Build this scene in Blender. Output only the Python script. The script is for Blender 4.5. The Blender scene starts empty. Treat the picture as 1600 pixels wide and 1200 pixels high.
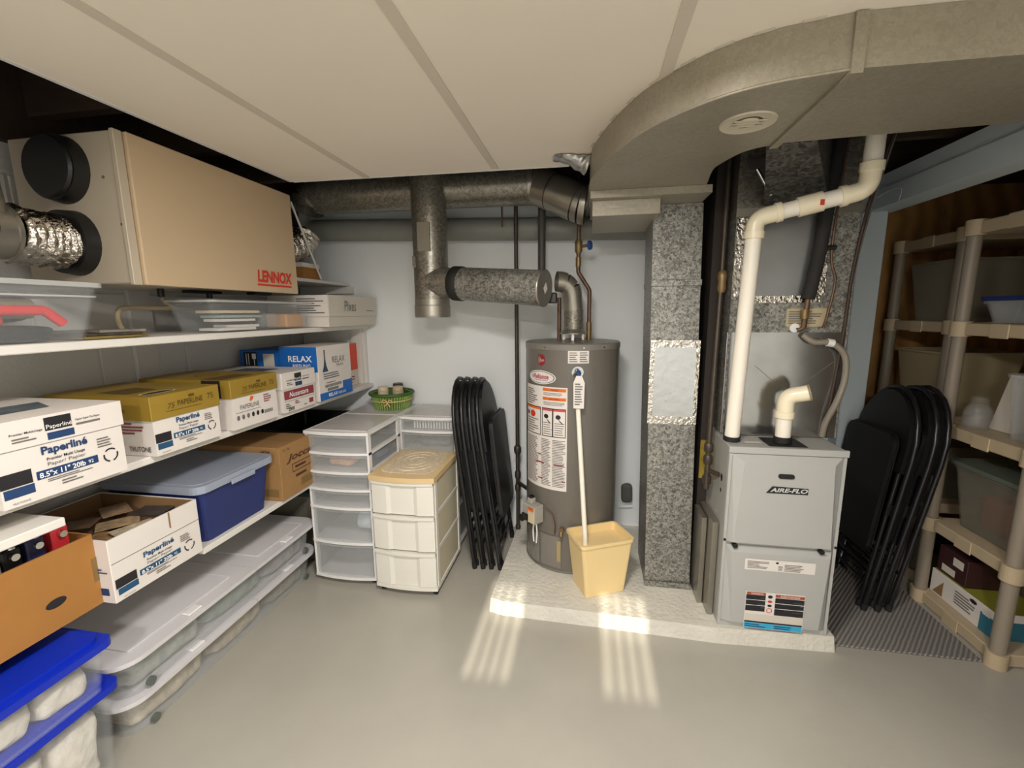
import bpy, bmesh, math, random
from mathutils import Vector as V, Matrix, noise
random.seed(7)
S = bpy.context.scene
COL = S.collection
R = math.radians

# ------------------------------------------------------------------ camera
FPX = 680.0
yaw, pitch, roll = R(10.0), R(9.37), R(0.53)
fw = V((-math.sin(yaw)*math.cos(pitch), math.cos(yaw)*math.cos(pitch), -math.sin(pitch)))
rt = V((math.cos(yaw), math.sin(yaw), 0)); dn = fw.cross(rt)
r2 = rt*math.cos(roll) + dn*math.sin(roll); d2 = -rt*math.sin(roll) + dn*math.cos(roll)
cam_data = bpy.data.cameras.new('camera'); cam = bpy.data.objects.new('camera', cam_data); COL.objects.link(cam)
mm = Matrix((( r2.x, -d2.x, -fw.x, 0), (r2.y, -d2.y, -fw.y, 0), (r2.z, -d2.z, -fw.z, 1.5), (0, 0, 0, 1)))
cam.matrix_world = mm
cam_data.sensor_width = 36; cam_data.lens = FPX/1600*36; cam_data.clip_start = .02
S.camera = cam
# ------------------------------------------------------------------ world, sun, exposure
w = bpy.data.worlds.new('world'); S.world = w; w.use_nodes = True
w.node_tree.nodes['Background'].inputs[0].default_value = (.62, .78, 1, 1)
w.node_tree.nodes['Background'].inputs[1].default_value = 1.2
sun_d = bpy.data.lights.new('sun', 'SUN'); sun = bpy.data.objects.new('sun', sun_d); COL.objects.link(sun)
sun_d.energy = 5.2; sun_d.angle = R(.5); sun_d.color = (1, .93, .78)
sun.rotation_euler = V((.0, 1, -.46)).to_track_quat('-Z', 'Y').to_euler()
vs = S.view_settings
vs.view_transform = 'Standard'; vs.look = 'None'; vs.gamma = 1; vs.use_curve_mapping = False
vs.exposure = 0.45
LAMPS = [((-.17, .66, 2.085), .15, 26, (1, .955, .91)), ((-.1, -1.1, 2.085), .15, 48, (1, .955, .91))]  # main lamp first; the rear one is added to lift the shadows

# ------------------------------------------------------------------ materials
def lin(h):
    h = h.lstrip('#'); c = [int(h[i:i+2], 16)/255 for i in (0, 2, 4)]
    return tuple(x/12.92 if x <= .04045 else ((x+.055)/1.055)**2.4 for x in c) + (1,)
MC = {}
def M(name, col, rough=.5, metal=0, var=0, vs=6, bump=0, bs=60, alpha=1, spec=.5, stretch=None, emit=0):
    if name in MC: return MC[name]
    m = bpy.data.materials.new(name); m.use_nodes = True; nt = m.node_tree; N = nt.nodes; L = nt.links
    p = N['Principled BSDF']; c = lin(col)
    p.inputs['Base Color'].default_value = c; p.inputs['Roughness'].default_value = rough
    p.inputs['Metallic'].default_value = metal; p.inputs['Alpha'].default_value = alpha
    p.inputs['Specular IOR Level'].default_value = spec
    if emit:
        p.inputs['Emission Color'].default_value = c; p.inputs['Emission Strength'].default_value = emit
    if var or bump:
        tc = N.new('ShaderNodeTexCoord'); mp = N.new('ShaderNodeMapping'); L.new(tc.outputs['Object'], mp.inputs[0])
        if stretch: mp.inputs['Scale'].default_value = stretch
    if var:
        n = N.new('ShaderNodeTexNoise'); n.inputs['Scale'].default_value = vs; n.inputs['Detail'].default_value = 5
        L.new(mp.outputs[0], n.inputs['Vector'])
        mr = N.new('ShaderNodeMapRange'); mr.inputs[1].default_value = .25; mr.inputs[2].default_value = .75
        mr.inputs[3].default_value = 1-var; mr.inputs[4].default_value = 1+var; L.new(n.outputs[0], mr.inputs[0])
        vm = N.new('ShaderNodeVectorMath'); vm.operation = 'SCALE'; vm.inputs[0].default_value = c[:3]
        L.new(mr.outputs[0], vm.inputs['Scale']); L.new(vm.outputs[0], p.inputs['Base Color'])
    if bump:
        n = N.new('ShaderNodeTexNoise'); n.inputs['Scale'].default_value = bs; n.inputs['Detail'].default_value = 3
        L.new(mp.outputs[0], n.inputs['Vector'])
        b = N.new('ShaderNodeBump'); b.inputs['Strength'].default_value = bump; b.inputs['Distance'].default_value = .01
        L.new(n.outputs[0], b.inputs['Height']); L.new(b.outputs[0], p.inputs['Normal'])
    MC[name] = m
    return m
def galv(name, lo, hi, sc=55, rough=.42, metal=.55, rand=.6):
    if name in MC: return MC[name]
    m = bpy.data.materials.new(name); m.use_nodes = True; nt = m.node_tree; N = nt.nodes; L = nt.links
    p = N['Principled BSDF']; p.inputs['Roughness'].default_value = rough; p.inputs['Metallic'].default_value = metal
    tc = N.new('ShaderNodeTexCoord'); vo = N.new('ShaderNodeTexVoronoi'); vo.inputs['Scale'].default_value = sc
    nz = N.new('ShaderNodeTexNoise'); nz.inputs['Scale'].default_value = sc*.7
    L.new(tc.outputs['Object'], nz.inputs['Vector'])
    va = N.new('ShaderNodeVectorMath'); va.operation = 'MULTIPLY_ADD'; va.inputs[1].default_value = (.03, .03, .03)
    L.new(nz.outputs['Color'], va.inputs[0]); L.new(tc.outputs['Object'], va.inputs[2]); L.new(va.outputs[0], vo.inputs['Vector'])
    sx = N.new('ShaderNodeSeparateColor'); L.new(vo.outputs['Color'], sx.inputs[0])
    n2 = N.new('ShaderNodeTexNoise'); n2.inputs['Scale'].default_value = 5; L.new(tc.outputs['Object'], n2.inputs['Vector'])
    mx = N.new('ShaderNodeMix'); mx.data_type = 'FLOAT'; mx.inputs[0].default_value = 1-rand
    L.new(sx.outputs[0], mx.inputs[2]); L.new(n2.outputs[0], mx.inputs[3])
    cr = N.new('ShaderNodeValToRGB'); cr.color_ramp.elements[0].color = lin(lo); cr.color_ramp.elements[1].color = lin(hi)
    cr.color_ramp.elements[0].position = .15; cr.color_ramp.elements[1].position = .85
    L.new(mx.outputs[0], cr.inputs[0]); L.new(cr.outputs[0], p.inputs['Base Color'])
    MC[name] = m
    return m
def wavemat(name, lo, hi, sc=9, dist=4, axis='Z', rough=.55, rot=(0, 0, 0), bump=0, detail=2):
    if name in MC: return MC[name]
    m = bpy.data.materials.new(name); m.use_nodes = True; nt = m.node_tree; N = nt.nodes; L = nt.links
    p = N['Principled BSDF']; p.inputs['Roughness'].default_value = rough
    tc = N.new('ShaderNodeTexCoord'); mp = N.new('ShaderNodeMapping'); mp.inputs['Rotation'].default_value = rot
    L.new(tc.outputs['Object'], mp.inputs[0])
    wv = N.new('ShaderNodeTexWave'); wv.bands_direction = axis; wv.inputs['Scale'].default_value = sc
    wv.inputs['Distortion'].default_value = dist; wv.inputs['Detail'].default_value = detail
    L.new(mp.outputs[0], wv.inputs['Vector'])
    cr = N.new('ShaderNodeValToRGB'); cr.color_ramp.elements[0].color = lin(lo); cr.color_ramp.elements[1].color = lin(hi)
    L.new(wv.outputs[1], cr.inputs[0]); L.new(cr.outputs[0], p.inputs['Base Color'])
    if bump:
        b = N.new('ShaderNodeBump'); b.inputs['Strength'].default_value = bump; b.inputs['Distance'].default_value = .006
        L.new(wv.outputs[1], b.inputs['Height']); L.new(b.outputs[0], p.inputs['Normal'])
    MC[name] = m
    return m

FLOOR = M('painted_concrete_floor', '#a6a297', .24, var=.06, vs=3, bump=.05, bs=40)
PAD = M('rough_painted_concrete', '#d0ccc0', .5, var=.08, vs=9, bump=.55, bs=45)
CEIL = M('cream_ceiling_board', '#efe5d6', .7, var=.02, vs=2)
CSTRIP = M('ceiling_joint_tape', '#d2c8b8', .7)
WALLB = M('white_painted_wall', '#e9ecec', .7, var=.025, vs=2.5, bump=.04, bs=120)
WALLL = M('white_block_paint', '#d8d5cf', .75, var=.04, vs=5, bump=.15, bs=70)
WOODDARK = M('dark_joist_wood', '#3a2a1e', .8, var=.25, vs=7, stretch=(1, 6, 6))
BLUEGREY = M('blue_grey_paint', '#c9d4da', .55, var=.03, vs=4)
PANEL = wavemat('wood_panelling', '#96703f', '#b78a52', sc=3, dist=6, axis='X', detail=4, rough=.5)
SHELFW = M('white_shelf_board', '#dcd8d1', .5, var=.03, vs=5)
WHITE = M('white_plastic', '#e6e4e2', .38)
LIDW = M('grey_white_lid_plastic', '#d3d0d2', .3, var=.02)
CLEAR = M('clear_plastic', '#d5d9da', .18, alpha=.085)
FROST = M('frosted_plastic', '#dde0e0', .3, alpha=.19)
DIMCLEAR = M('smoky_clear_plastic', '#8b8676', .35, alpha=.38)
BLUELID = M('royal_blue_plastic', '#0a2bb0', .35)
NAVY = M('navy_plastic', '#1c2b66', .45)
CARD = M('brown_cardboard', '#9c7648', .75, var=.05, vs=20)
CARD2 = M('orange_brown_cardboard', '#a06e33', .75, var=.05, vs=15)
CARDIN = M('cardboard_inside', '#8a6a45', .8, var=.08, vs=12)
BOXW = M('white_carton', '#ddd6cf', .6, var=.015, vs=9)
GOLD = M('gold_carton', '#94792a', .5, var=.04, vs=8)
BOXGREY = M('grey_white_carton', '#cfc8bb', .65)
INK = M('black_ink', '#1d1c20', .6)
INKG = M('grey_ink', '#6d6a66', .6)
INKNAVY = M('navy_ink', '#1c3a66', .6)
INKTEAL = M('teal_ink', '#1d4d72', .6)
INKW = M('white_ink', '#f3f1ee', .6)
INKRED = M('red_ink', '#d03a2a', .5)
INKBURG = M('burgundy_ink', '#8a3a40', .6)
INKOR = M('orange_ink', '#d8661d', .6)
INKOL = M('olive_ink', '#5a4712', .6)
INKCY = M('cyan_ink', '#3aa6cf', .5)
RELAXBLUE = M('blue_carton', '#1763b5', .45, var=.03)
REDBOX = M('red_carton', '#d94a30', .55)
TANM = M('tan_enamel', '#c4ac8c', .38, var=.02)
TANS = M('grey_tan_enamel', '#b9ad99', .42, var=.03)
BLACKP = M('black_plastic', '#141313', .45)
BLACKM = M('black_vinyl', '#161415', .42, bump=.05, bs=200)
BLACKT = M('black_enamel_tube', '#18171a', .32)
FOIL = M('crinkled_foil', '#cfc9bf', .2, metal=1, bump=.9, bs=55)
FOILF = M('flat_foil', '#c3c4c4', .28, metal=.9, bump=.25, bs=25)
DUCTG = galv('galvanised_trunk', '#958d7c', '#a8a191', 120, .45, .35, .4)
GALV = galv('galvanised_spangle', '#575650', '#a8a69f', 120, .4, .45, .7)
GALVP = galv('galvanised_pipe', '#68645b', '#9c978b', 110, .34, .6)
GALVS = M('smooth_galvanised', '#9c978c', .3, metal=.75, var=.08)
SHINY = M('shiny_sheet_metal', '#a3a29e', .16, metal=.9, var=.12, vs=9)
PAINTPIPE = M('grey_green_painted_pipe', '#8b8c85', .5, var=.06, vs=12)
BLKPIPE = M('black_iron_pipe', '#4d443b', .45, metal=.5, var=.2, vs=20)
DARKPIPE = M('dark_drain_pipe', '#4b4845', .5)
COPPER = M('aged_copper', '#6a5140', .45, metal=.5, var=.25, vs=25)
BRASS = M('brass', '#86704c', .4, metal=.5, var=.15, vs=20)
HEATER = M('heater_grey_enamel', '#6a655d', .3)
HEATTOP = M('heater_top_enamel', '#77736b', .35)
FURN = M('furnace_grey_enamel', '#aeaeaa', .4, var=.01)
FURNS = M('furnace_side_grey', '#a2a29d', .4)
PVC = M('ivory_pvc', '#f1eadb', .3)
PVCF = M('yellowed_pvc_fitting', '#f0e5c8', .28)
BUCKET = M('butter_yellow_plastic', '#e8cd95', .4)
RUBBER = M('black_rubber', '#1b1a1a', .7)
CREAMP = M('cream_plastic', '#e2dfd4', .4)
TANTOP = M('tan_plastic_top', '#d9bd8c', .45)
LACE = M('lace_cloth', '#d8c8ab', .9, var=.18, vs=60, bump=.6, bs=120)
RSHELF = M('beige_resin_shelf', '#b9a78a', .5)
RPOST = M('taupe_resin_post', '#8f8475', .45)
CARPET = wavemat('ribbed_grey_carpet', '#6b6864', '#98948e', sc=20, dist=1.0, axis='X', rough=.95, rot=(0, 0, R(40)), bump=.8)
CHROME = M('chrome', '#c9c9c9', .15, metal=1)
GREEN = M('asparagus_green', '#86a052', .6, var=.25, vs=30)
DKGREEN = M('dark_green_plastic', '#1f3b2e', .45)
STRAW = M('raffia', '#d8bd83', .7)
WAX = M('cream_jar', '#cfc0a2', .35)
GREYHOSE = M('grey_vinyl_hose', '#857d70', .35)
WARMW = M('lamp_glass', '#fff2dc', .4, emit=6)

# ------------------------------------------------------------------ mesh builder
BASE = {}
class B:
    def __init__(s): s.v = []; s.f = []; s.sm = []
    def add(s, vs, fs, sm=False):
        o = len(s.v); s.v += [tuple(v) for v in vs]
        for f in fs: s.f.append(tuple(i+o for i in f)); s.sm.append(sm)
        return s
    def box(s, x0, y0, z0, x1, y1, z1, b=0, seg=2):
        if not b:
            vs = [(x, y, z) for z in (z0, z1) for y in (y0, y1) for x in (x0, x1)]
            return s.add(vs, [(0, 2, 3, 1), (4, 5, 7, 6), (0, 1, 5, 4), (2, 6, 7, 3), (0, 4, 6, 2), (1, 3, 7, 5)])
        bm = bmesh.new(); bmesh.ops.create_cube(bm, size=1)
        for v in bm.verts: v.co = V(((x0+x1)/2+v.co.x*(x1-x0), (y0+y1)/2+v.co.y*(y1-y0), (z0+z1)/2+v.co.z*(z1-z0)))
        bmesh.ops.bevel(bm, geom=list(bm.edges), offset=b, segments=seg, affect='EDGES', profile=.5)
        bm.verts.index_update()
        s.add([v.co[:] for v in bm.verts], [[v.index for v in f.verts] for f in bm.faces]); bm.free()
        return s
    def cyl(s, p0, p1, r0, r1=None, n=20, caps=True):
        return s.tube([p0, p1], [r0, r0 if r1 is None else r1], n, caps)
    def tube(s, path, r, n=12, caps=True):
        P = [V(p) for p in path]; k = len(P)
        rr = r if isinstance(r, (list, tuple)) else [r]*k
        T = []
        for i in range(k):
            a = P[max(i-1, 0)]; b = P[min(i+1, k-1)]; t = (b-a)
            T.append(t.normalized() if t.length > 1e-9 else V((0, 0, 1)))
        ref = V((0, 0, 1)) if abs(T[0].z) < .9 else V((1, 0, 0))
        nx = (ref - T[0]*ref.dot(T[0])).normalized(); rings = []
        for i in range(k):
            nx = (nx - T[i]*nx.dot(T[i])).normalized(); ny = T[i].cross(nx)
            rings.append([P[i] + (nx*math.cos(2*math.pi*j/n) + ny*math.sin(2*math.pi*j/n))*rr[i] for j in range(n)])
        vs = [v for g in rings for v in g]
        fs = [(i*n+j, i*n+(j+1) % n, (i+1)*n+(j+1) % n, (i+1)*n+j) for i in range(k-1) for j in range(n)]
        s.add(vs, fs, True)
        if caps:
            s.add(rings[0], [tuple(reversed(range(n)))]); s.add(rings[-1], [tuple(range(n))])
        return s
    def lathe(s, prof, c=(0, 0), n=36, z0=0):
        vs = []; k = len(prof)
        for r, z in prof:
            for j in range(n):
                a = 2*math.pi*j/n; vs.append((c[0]+r*math.cos(a), c[1]+r*math.sin(a), z0+z))
        for i in range(k-1):   # separate strips keep hard profile edges
            o = vs[i*n:(i+2)*n]
            s.add(o, [(j, (j+1) % n, n+(j+1) % n, n+j) for j in range(n)], True)
        return s
    def prism(s, poly, a0, a1, ax='z', sm=False):
        def P(p, a):
            return {'z': (p[0], p[1], a), 'x': (a, p[0], p[1]), 'y': (p[0], a, p[1])}[ax]
        n = len(poly); A = [P(p, a0) for p in poly]; Bq = [P(p, a1) for p in poly]
        s.add(A+Bq, [(j, (j+1) % n, n+(j+1) % n, n+j) for j in range(n)], sm)
        s.add(A, [tuple(reversed(range(n)))]); s.add(Bq, [tuple(range(n))])
        return s
    def tub(s, cx, cy, w0, d0, w1, d1, z0, z1, r=.03, t=.004, n=5, rim=0, rimh=.012):
        lp = lambda w, d, z, rr: [(cx+x, cy+y, z) for x, y in rrect(w, d, max(rr, .001), n)]
        L = [lp(w0, d0, z0, r), lp(w1, d1, z1, r)]
        if rim:
            L[1] = lp(w1, d1, z1-rimh, r)
            L += [lp(w1+2*rim, d1+2*rim, z1-rimh, r+rim), lp(w1+2*rim, d1+2*rim, z1, r+rim)]
        L += [lp(w1-2*t, d1-2*t, z1, r), lp(w0-2*t, d0-2*t, z0+t, r)]
        m = len(L[0])
        for a, b in zip(L, L[1:]):
            s.add(a+b, [(j, (j+1) % m, m+(j+1) % m, m+j) for j in range(m)], False)
        s.add(L[0], [tuple(reversed(range(m)))]); s.add(L[-1], [tuple(range(m))])
        return s
    def slab(s, cx, cy, w, d, z0, z1, r=.03, n=5):
        return s.prism([(cx+x, cy+y) for x, y in rrect(w, d, r, n)], z0, z1)
    def lump(s, x0, y0, z0, x1, y1, z1, amp=.2, fr=9, seed=0, n=14, pw=.45):
        c = V(((x0+x1)/2, (y0+y1)/2, (z0+z1)/2)); h = V(((x1-x0)/2, (y1-y0)/2, (z1-z0)/2)); vs = []; m = n*2
        sp = lambda q: math.copysign(abs(q)**pw, q)
        for i in range(n+1):
            ph = -math.pi/2+math.pi*i/n
            for j in range(m):
                th = 2*math.pi*j/m
                d = V((sp(math.cos(ph))*sp(math.cos(th)), sp(math.cos(ph))*sp(math.sin(th)), sp(math.sin(ph))))
                p = c + V((d.x*h.x, d.y*h.y, d.z*h.z))
                k = 1 - amp*(.5+.5*noise.noise(p*fr+V((seed*3.1, seed, 0))))
                vs.append(c + V((d.x*h.x, d.y*h.y, d.z*h.z))*k)
        zmin = min(v[2] for v in vs); vs = [(v[0], v[1], v[2]-(zmin-z0)) for v in vs]
        return s.add(vs, [(i*m+j, i*m+(j+1) % m, (i+1)*m+(j+1) % m, (i+1)*m+j) for i in range(n) for j in range(m)], True)
    def xf(s, mtx):
        s.v = [tuple(mtx @ V(v)) for v in s.v]; return s
    def obj(s, name, mat, parent=None, base=None):
        b = base if base is not None else (BASE[parent] if parent is not None else V((0, 0, 0)))
        me = bpy.data.meshes.new(name)
        me.from_pydata([(v[0]-b[0], v[1]-b[1], v[2]-b[2]) for v in s.v], [], s.f)
        me.polygons.foreach_set('use_smooth', s.sm); me.materials.append(mat); me.update()
        o = bpy.data.objects.new(name, me); COL.objects.link(o)
        BASE[o] = V(b)
        if parent is not None: o.parent = parent
        elif base is not None: o.location = base
        return o
def rrect(w, d, r, n=5):
    r = min(r, w/2-1e-4, d/2-1e-4); out = []
    for cx, cy, a in ((w/2-r, d/2-r, 0), (-w/2+r, d/2-r, 90), (-w/2+r, -d/2+r, 180), (w/2-r, -d/2+r, 270)):
        for i in range(n+1):
            t = R(a+90*i/n); out.append((cx+r*math.cos(t), cy+r*math.sin(t)))
    return out
def fillet(pts, rad, n=6):
    P = [V(p) for p in pts]; out = [P[0]]
    for i in range(1, len(P)-1):
        a = (P[i-1]-P[i]); b = (P[i+1]-P[i]); la, lb = a.length, b.length; a.normalize(); b.normalize()
        ang = a.angle(b); d = min(rad/math.tan(ang/2), la*.49, lb*.49)
        p0 = P[i]+a*d; p1 = P[i]+b*d
        for k in range(n+1):
            t = k/n; out.append(p0*(1-t)**2 + P[i]*2*t*(1-t) + p1*t*t)
    out.append(P[-1]); return out
def spline(pts, n=8):
    P = [V(p) for p in pts]; P = [P[0]*2-P[1]]+P+[P[-1]*2-P[-2]]; out = []
    for i in range(1, len(P)-2):
        for k in range(n):
            t = k/n; a, b, c, d = P[i-1:i+3]
            out.append(.5*((2*b)+(c-a)*t+(2*a-5*b+4*c-d)*t*t+(3*b-a-3*c+d)*t**3))
    out.append(P[-2]); return out
def tag(o, label, cat, group=None, kind=None):
    if label: o['label'] = label
    if cat: o['category'] = cat
    if group: o['group'] = group
    if kind: o['kind'] = kind
    return o
def thing(name, label, cat, loc=(0, 0, 0), group=None):
    o = bpy.data.objects.new(name, None); o.empty_display_size = .05; COL.objects.link(o)
    o.location = loc; BASE[o] = V(loc)
    return tag(o, label, cat, group)
def one(name, b, mat, label, cat, loc, group=None):
    return tag(b.obj(name, mat, None, V(loc)), label, cat, group)
def struct(o): o['kind'] = 'structure'; return o
def copy_tree(o, parent=None):
    c = o.copy(); COL.objects.link(c)
    if parent is not None: c.parent = parent
    for ch in list(o.children): copy_tree(ch, c)
    return c
# flat print on faces
def text_mesh(s, size=1, bold=0, shear=0):
    cu = bpy.data.curves.new('t', 'FONT'); cu.body = s; cu.size = size; cu.offset = bold; cu.shear = shear
    cu.resolution_u = 3; o = bpy.data.objects.new('t', cu)
    COL.objects.link(o); bpy.context.view_layer.update()
    me = bpy.data.meshes.new_from_object(o.evaluated_get(bpy.context.evaluated_depsgraph_get()))
    vs = [(v.co.x, v.co.y) for v in me.vertices]; fs = [tuple(p.vertices) for p in me.polygons]
    bpy.data.objects.remove(o); bpy.data.meshes.remove(me); bpy.data.curves.remove(cu)
    return vs, fs
class Face:
    def __init__(s, o, r, u, parent, eps=.0012):
        s.o = V(o); s.r = V(r).normalized(); s.u = V(u).normalized(); s.n = s.r.cross(s.u); s.p = parent; s.e = eps
    def P(s, x, y, k=1): return s.o + s.r*x + s.u*y + s.n*s.e*k
    def put(s, name, vs, fs, mat, k=1):
        return B().add([s.P(x, y, k) for x, y in vs], fs).obj(name, mat, s.p)
    def rects(s, rs, mat, k=1, name='printed_block'):
        vs = []; fs = []
        for x0, y0, x1, y1 in rs:
            i = len(vs); vs += [(x0, y0), (x1, y0), (x1, y1), (x0, y1)]; fs.append((i, i+1, i+2, i+3))
        return s.put(name, vs, fs, mat, k)
    def text(s, t, x, y, h, mat, k=2, w=None, bold=0, shear=0, name='lettering'):
        vs, fs = text_mesh(t, 1, bold, shear)
        x0 = min(v[0] for v in vs); x1 = max(v[0] for v in vs); y0 = min(v[1] for v in vs); y1 = max(v[1] for v in vs)
        sy = h/(y1-y0); sx = w/(x1-x0) if w else sy
        return s.put(name, [(x+(a-x0)*sx, y+(b-y0)*sy) for a, b in vs], fs, mat, k)
    def poly(s, pts, mat, k=1, name='printed_shape'):
        return s.put(name, pts, [tuple(range(len(pts)))], mat, k)
    def ell(s, cx, cy, rx, ry, mat, k=1, n=24, name='printed_shape'):
        return s.poly([(cx+rx*math.cos(2*math.pi*i/n), cy+ry*math.sin(2*math.pi*i/n)) for i in range(n)], mat, k, name)
    def ring(s, cx, cy, rx, ry, t, mat, k=1, n=28, name='printed_ring'):
        vs = []
        for q in (1, 0):
            vs += [(cx+(rx-q*t)*math.cos(2*math.pi*i/n), cy+(ry-q*t)*math.sin(2*math.pi*i/n)) for i in range(n)]
        return s.put(name, vs, [(i, n+i, n+(i+1) % n, (i+1) % n) for i in range(n)], mat, k)
    def fine(s, x0, y0, x1, y1, rows, mat, k=2, seed=1, lo=.6):
        rnd = random.Random(seed); h = (y1-y0)/rows; rs = []
        for i in range(rows):
            y = y1-(i+1)*h; rs.append((x0, y+h*.3, x0+(x1-x0)*rnd.uniform(lo, 1), y+h*.75))
        o = s.rects(rs, mat, k, 'fine_print'); o['kind'] = 'stuff'; return o
FX = lambda o, p: Face(o, (0, 1, 0), (0, 0, 1), p)     # faces +x (left shelves)
FY = lambda o, p: Face(o, (1, 0, 0), (0, 0, 1), p)     # faces -y

# ================================================================== SETTING
XL, YB, ZC, YR = -2.02, 2.84, 2.14, -2.2
struct(B().box(XL-.1, YR-.1, -.1, 3.0, 3.4, 0).obj('floor', FLOOR))
PT = [(-.47, 1.945), (-.40, 1.925), (.1, 1.915), (.6, 1.90), (1.10, 1.925), (1.10, 2.83), (-.45, 2.83)]
b = B(); n = len(PT)
b.add([(x, y, 0) for x, y in PT]+[(x+(.006 if x < 0 else -.004), y+.012, .07) for x, y in PT], [(i, (i+1) % n, n+(i+1) % n, n+i) for i in range(n)])
b.add([(x+(.006 if x < 0 else -.004), y+.012, .07) for x, y in PT], [tuple(range(n))])
o = b.obj('concrete_pad', PAD); struct(o); o['label'] = 'low rough concrete pad under water heater and furnace'
# back wall + recess
struct(B().box(XL-.1, YB, 0, 1.36, YB+.1, 2.5).obj('wall_back', WALLB))
wl = struct(B().box(XL-.12, YR, 0, XL-.006, YB, 2.5).obj('wall_left', WALLL))
me = None
for row in range(11):
    for k in range(7):
        y0 = .3+k*.4-(.2 if row % 2 else 0); y1 = min(y0+.39, YB)
        if y0 > YB-.05: continue
        B().box(XL-.008, y0, row*.2+.004, XL, y1, row*.2+.194, .003, 1).obj('block', WALLL, wl)
# rear wall with two barred basement windows
rw = B()
W1, W2, WZ0, WZ1 = (-.50, -.30), (.085, .295), 1.72, 2.09
for x0, x1, z0, z1 in ((XL, W1[0], 0, 2.5), (W1[1], W2[0], 0, 2.5), (W2[1], 1.6, 0, 2.5), (W1[0], W1[1], 0, WZ0), (W1[0], W1[1], WZ1, 2.5), (W2[0], W2[1], 0, WZ0), (W2[0], W2[1], WZ1, 2.5)):
    rw.box(x0, YR-.1, z0, x1, YR, z1)
struct(rw.obj('wall_rear', WALLB))
B().box(XL, 1.63, .6, XL+.02, 1.735, 2.1, .003, 1).obj('batten', WALLL, wl)
for i, (a, c) in enumerate((W1, W2)):
    wo = B()
    wo.box(a, YR-.1, WZ0, c, YR-.07, WZ0+.012).box(a, YR-.1, WZ1-.012, c, YR-.07, WZ1)
    o = struct(wo.obj('window_%d' % (i+1), WHITE))
    B().box(a, YR-.088, WZ0+.012, c, YR-.085, WZ1-.012).obj('pane', CLEAR, o)
    for k in range(3):
        x = a+(c-a)*(k+1)/4; B().box(x-.0085, YR-.1, WZ0, x+.0085, YR-.07, WZ1).obj('window_bar', WHITE, o)
# right wall, header beam, post, closet
struct(B().box(1.42, YR, 0, 1.56, 1.0, 2.5).obj('wall_right', WALLB))
bm_ = struct(B().box(1.425, 1.0, 2.0, 1.56, 2.82, 2.09).obj('trim_1', BLUEGREY))
B().box(1.435, 1.0, 2.091, 1.56, 2.82, 2.16).obj('upper_board', BLUEGREY, bm_)
struct(B().box(1.40, 2.67, .0, 1.52, 2.8, 2.0, .004, 1).obj('trim_2', BLUEGREY))
struct(B().box(1.30, 2.76, 0, 1.40, 2.82, 2.0).obj('trim_3', BLUEGREY))
cl = struct(B().box(1.36, 3.2, 0, 3.0, 3.28, 2.5).obj('wall_closet_back', PANEL))
for k, x in enumerate((1.72, 2.12, 2.52)):
    B().box(x, 3.185, 0, x+.035, 3.2, 2.5, .003, 1).obj('batten', PANEL, cl)
struct(B().box(1.50, 2.8, 0, 1.53, 3.2, 2.5).obj('wall_closet_left', PANEL))
struct(B().box(2.95, 1.0, 0, 3.0, 3.2, 2.5).obj('wall_closet_right', PANEL))
struct(B().box(1.56, .96, 0, 3.0, 1.0, 2.5).obj('wall_closet_front', PANEL))
# ceiling panels and dark joists above
struct(B().box(XL-.1, YR-.1, 2.44, 3.0, 3.4, 2.5).obj('ceiling_subfloor', WOODDARK))
for k in range(13):
    y = -2.0+k*.42
    struct(B().box(XL, y, 2.2, 2.95, y+.04, 2.44).obj('ceiling_joist', WOODDARK))
ce = struct(B().box(-1.42, YR, ZC+.012, 1.42, 1.3, ZC+.03).obj('ceiling', WOODDARK))
xs = [(-1.50, -1.44), (-1.06, -1.055), (-.435, -.43), (.20, .195), (.83, .83), (1.42, 1.42)]
for (a0, a1), (c0, c1) in zip(xs, xs[1:]):
    ye0, ye1 = 2.045+.03*(a0+1.5)/1.3, 2.045+.03*(c0+1.5)/1.3
    if a0 > .1: ye0 = ye1 = 1.56
    q = [(a0, YR), (c0, YR), (c1, ye1), (a1, ye0)]
    B().prism(q, ZC, ZC+.011).obj('ceiling_panel', CEIL, ce)
for a0, a1 in xs[1:5]:
    ye = 2.05 if a0 < .1 else 1.5
    if a0 > .5: ye = 1.17
    B().prism([(a0-.016, YR), (a0+.016, YR), (a1+.016, ye), (a1-.016, ye)], ZC-.003, ZC).obj('joint_strip', CSTRIP, ce)
B().prism([(-1.515, YR), (-1.499, YR), (-1.44, 2.045), (-1.456, 2.045)], ZC-.002, ZC+.014).obj('edge_trim', WHITE, ce)
B().prism([(-1.44, 2.046), (-.1, 2.078), (-.1, 2.088), (-1.44, 2.056)], ZC-.002, ZC+.014).obj('edge_trim', WHITE, ce)
struct(B().box(XL, -1, 2.1, XL+.04, YB, 2.44).obj('trim_4', WOODDARK))
# main ceiling lamp out of view, plus an added fill lamp behind the camera
for i, (p, r, e, c) in enumerate(LAMPS):
    t = thing('main_and_fill_lamp', 'round ceiling lamp '+('nearest the shelves' if i == 0 else 'added at the rear as unseen fill'), 'lamp', (p[0], p[1], ZC))
    B().lathe([(0, 0), (r+.02, 0), (r+.02, -.02), (r, -.02)], p[:2], 32, ZC).obj('lamp_base', WHITE, t)
    B().lathe([(0, -.045), (r*.8, -.04), (r, -.022)], p[:2], 32, ZC).obj('lamp_glass', WARMW, t)
    ld = bpy.data.lights.new('lamp_light', 'AREA'); ld.shape = 'DISK'; ld.size = 2*r; ld.energy = e; ld.color = c
    lo = bpy.data.objects.new('lamp_light', ld); COL.objects.link(lo); lo.parent = t; lo.location = (0, 0, p[2]-ZC)
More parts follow.
